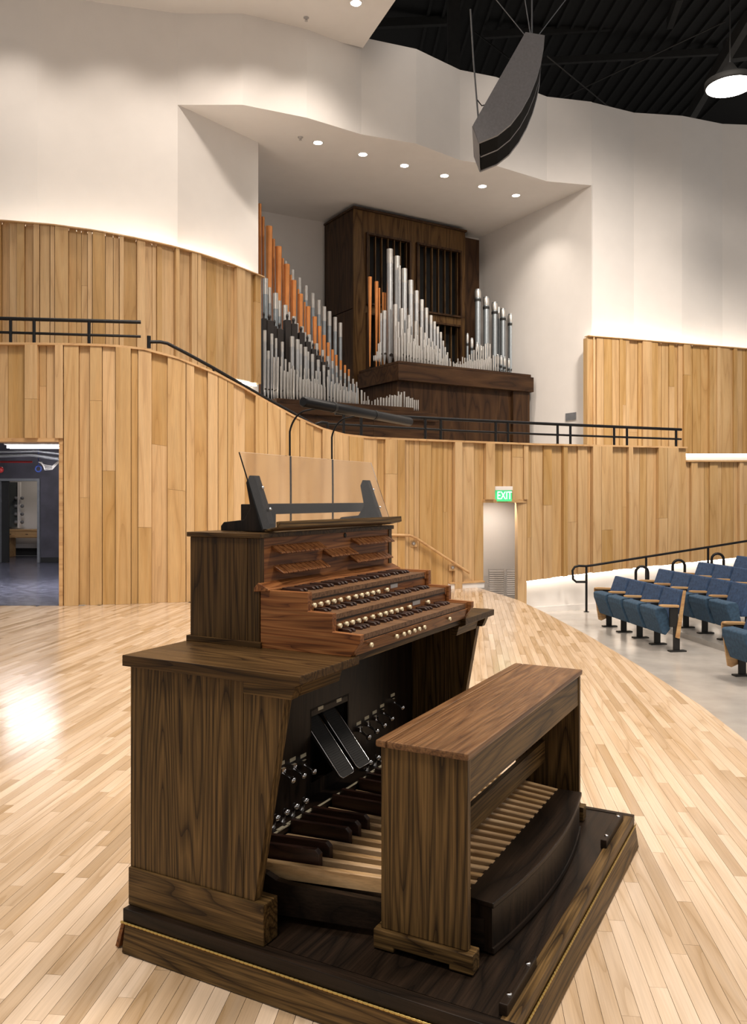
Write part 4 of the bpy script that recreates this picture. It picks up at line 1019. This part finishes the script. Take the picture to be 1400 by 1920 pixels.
std_m = MB().box(-.045, .045, -.016, .016, .02, .36).box(-.02, .10, -.018, .018, .34, .60).mesh('standard', M['black'], .006)
foot_m = MB().box(-.13, .11, -.045, .045, 0, .02).mesh('foot_plate', M['black'], .006)
arm_m = MB().prism([(-.03,.605),(.20,.615),(.245,.625),(.245,.645),(.20,.650),(-.03,.640)], -.030, .030, 'y').mesh('armrest', M['arm'], .008)
endp_m = MB().prism([(-.13,.20),(.12,.10),(.17,.12),(.245,.60),(.245,.63),(-.10,.63)], -.040, -.020, 'y').mesh('end_panel', M['arm'], .004)
endp2_m = MB().prism([(-.03,.18),(.03,.20),(-.085,.84),(-.125,.84)], .020, .036, 'y').mesh('end_panel', M['arm'], .003)
RN = ('front row', 'second row', 'third row', 'fourth row')
first = True
def standard(parent, y):
    for nm, m in (('standard', std_m), ('foot_plate', foot_m), ('armrest', arm_m)): link(nm, m, parent, (0, y, 0))
def seat_row(r, s0, n, where, near_end=True, base=(3.86, 13.4)):
    global first
    z = FLZ+.075*r
    for k in range(n):
        p = Vector(base)-ff_*(.95*r)+ft*(s0+.55*k)
        o = seat0 if first else copy_tree(seat0)
        if not first:
            for ch in list(o.children):
                if ch.name.split('.')[0] in ('standard', 'foot_plate', 'armrest', 'end_panel'): bpy.data.objects.remove(ch)
        first = False
        o.location = (p.x, p.y, z); o.rotation_euler = (0, 0, SRZ)
        o['category'] = 'seat'; o['group'] = 'blue auditorium seats'
        o['label'] = 'blue tip-up auditorium seat, %s, %s' % (RN[r], where(k, n))
        standard(o, 0)
        if k == 0: link('end_panel', endp_m, o, (0, 0, 0))
        if k == n-1 and near_end: standard(o, .55); link('end_panel', endp2_m, o, (0, .55, 0))
NTH = ('first', 'second', 'third', 'fourth', 'fifth')
wall_side = lambda k, n: NTH[k]+' from the white base wall'
seat_row(0, 0, 4, wall_side)
seat_row(0, 3.75, 1, lambda k, n: 'alone at the right edge beyond the aisle', False)
seat_row(1, -.38, 6 if False else 5, wall_side, False)
seat_row(2, -.78, 4, wall_side, False)
seat_row(3, -1.15, 2, wall_side, False)
for r in (1, 2, 3):                                    # shallow risers under the rear rows
    q = Vector((3.86, 13.4))-ff_*(.95*r-.30); s0 = -.40*r-.1
    a = q+ft*s0; b_ = q+ft*9; c = b_-ff_*7; d = a-ff_*7
    struct(MB().prism([(v.x, v.y) for v in (a, b_, c, d)], FLZ+.075*(r-1)-.01, FLZ+.075*r, 'z').build('floor_riser', M['concrete']))

# ================================================================ BACKSTAGE
fx = empty('fluorescent_fixture', W(68, 838, 14.2), 0, 'bright fluorescent fixture behind the stage door head', 'light fixture')
MB().box(-.52, .50, -.10, .10, .035, .09).build('housing', M['white'], fx)
for y in (-.05, .05): MB().lathe([(.024,0),(.024,.96)], 10, (-.48, y, .0), (1,0,0)).build('tube', M['tube'], fx)
for x in (-.4, .4): MB().tube([(x,0,.09),(x,0,.65)], .006, 6).build('hanger', M['grey'], fx)
l = area('fluorescent_glow', W(86, 841, 14.2)+Vector((0,0,-.08)), (-6, 14.5, 0), .55, 110, (1,.96,.98), 150)
fx_fill = empty('fluorescent_fixture', W(40, 822, 17.5), 0, 'unseen fluorescent fixture added to brighten the backstage room', 'light fixture')  # added fixture hidden above the door head, brightens the dim room
MB().box(-.6, .6, -.08, .08, .03, .08).build('housing', M['white'], fx_fill)
MB().lathe([(.02,0),(.02,1.1)], 10, (-.55, 0, .005), (1,0,0)).build('tube', M['tube'], fx_fill)
area('fluorescent_glow', W(40, 822, 17.5)+Vector((0,-.2,-.1)), (-8, 19.5, 0.5), .8, 35, (1,.96,.98), 160)  # added fill light for the rear of the backstage room
o = MB().tube([W(-30,856,15), W(60,853,15), W(118,862,15)], .035, 8).build('conduit_pipe', M['grey']); tag(o, 'thick grey overhead conduit in the backstage room', 'pipe')
o = MB().tube([W(-30,848,14.8), W(70,846,14.8), W(118,852,14.8)], .02, 8).build('conduit_pipe', M['grey']); tag(o, 'thin grey overhead conduit just below the fluorescent fixture', 'pipe')
o = MB().tube([W(-20,866,15.5), W(8,866,15.5), W(60,866,15.5)], .02, 8).build('sprinkler_pipe', M['red']); tag(o, 'dark red sprinkler pipe crossing the backstage room', 'pipe')
p = W(1, 881, 15.5); o = MB().lathe([(.02,-.02),(.06,-.01),(.06,.03),(.02,.05)], 14, (0,0,0), (0,-1,0)).build('valve_wheel', M['red']); o.location = p; tag(o, 'round red valve at the left edge of the stage door', 'valve')
o = MB().tube([(.055*math.cos(t), 0, .055*math.sin(t)) for t in [2*math.pi*k/14 for k in range(15)]], .016, 6).tube([(0,0,.055),(0,0,.98)], .008, 6).build('cable_ring', M['blue']); o.location = W(72, 879, 15.5); tag(o, 'small blue ring hanging backstage', 'ring')
cb = empty('cable_bundle', (0,0,0), 0, 'bundle of thin white cables drooping beside the blue ring', 'cables')
for k in range(4):
    o = MB().tube([W(72+2*k,866,15.4), W(84,872+3*k,15.4), W(98,874+2*k,15.4), W(112,862+k,15.4)], .007, 6).build('white_cable', M['white'])
    o.parent = cb
DY = 21.9
mr = empty('vanity_mirror', W(28,990,DY), 0, 'tall vanity mirror with a bulb strip seen through two doors', 'mirror'); mo = mr.location.copy()
a, b_ = W(14,988,DY)-mo, W(34,904,DY)-mo
MB().box(a.x, b_.x, 0, .03, a.z, b_.z).build('mirror_glass', M['silver'], mr)
a, b_ = W(34,990,DY)-mo, W(39,904,DY)-mo
MB().box(a.x, b_.x, -.04, .03, a.z, b_.z).build('bulb_strip', M['white'], mr)
for py in (934, 949, 964, 979):
    for px in (31, 43):
        MB().lathe([(.02,0),(.045,.03),(.045,.07),(.02,.1)], 10, W(px, py, DY-.03)-mo, (0,-1,0)).build('bulb', M['grey'], mr)
vd = empty('vanity_desk', W(44,1000,DY-.3), 0, 'light wood dressing desk with drawers under the vanity mirror', 'desk'); vo = vd.location.copy()
a, b_ = W(12,1008,DY-.3)-vo, W(76,995,DY-.3)-vo
MB().box(a.x, b_.x, -.1, .5, a.z, b_.z).build('desk_body', M['arm'], vd)
MB().box(a.x-.03, b_.x+.03, -.13, .5, b_.z, b_.z+.03).build('desk_top', M['arm'], vd)
for x in (a.x+.02, b_.x-.05): MB().box(x, x+.03, -.05, .45, -vo.z, a.z).build('leg_panel', M['arm'], vd)
for x0, x1 in ((a.x+.03, a.x+.27), (a.x+.30, b_.x-.03)):
    dr = MB().box(x0, x1, -.115, -.10, a.z+.02, b_.z-.02).build('drawer', M['arm'], vd)
    MB().box((x0+x1)/2-.03, (x0+x1)/2+.03, -.13, -.115, (a.z+b_.z)/2-.008, (a.z+b_.z)/2+.008).build('handle', M['black'], dr)
spot('dressing_light', (-8.6, 21.0, 2.8), (-8.6, 21.6, 0), 30, 150, .6, .2)
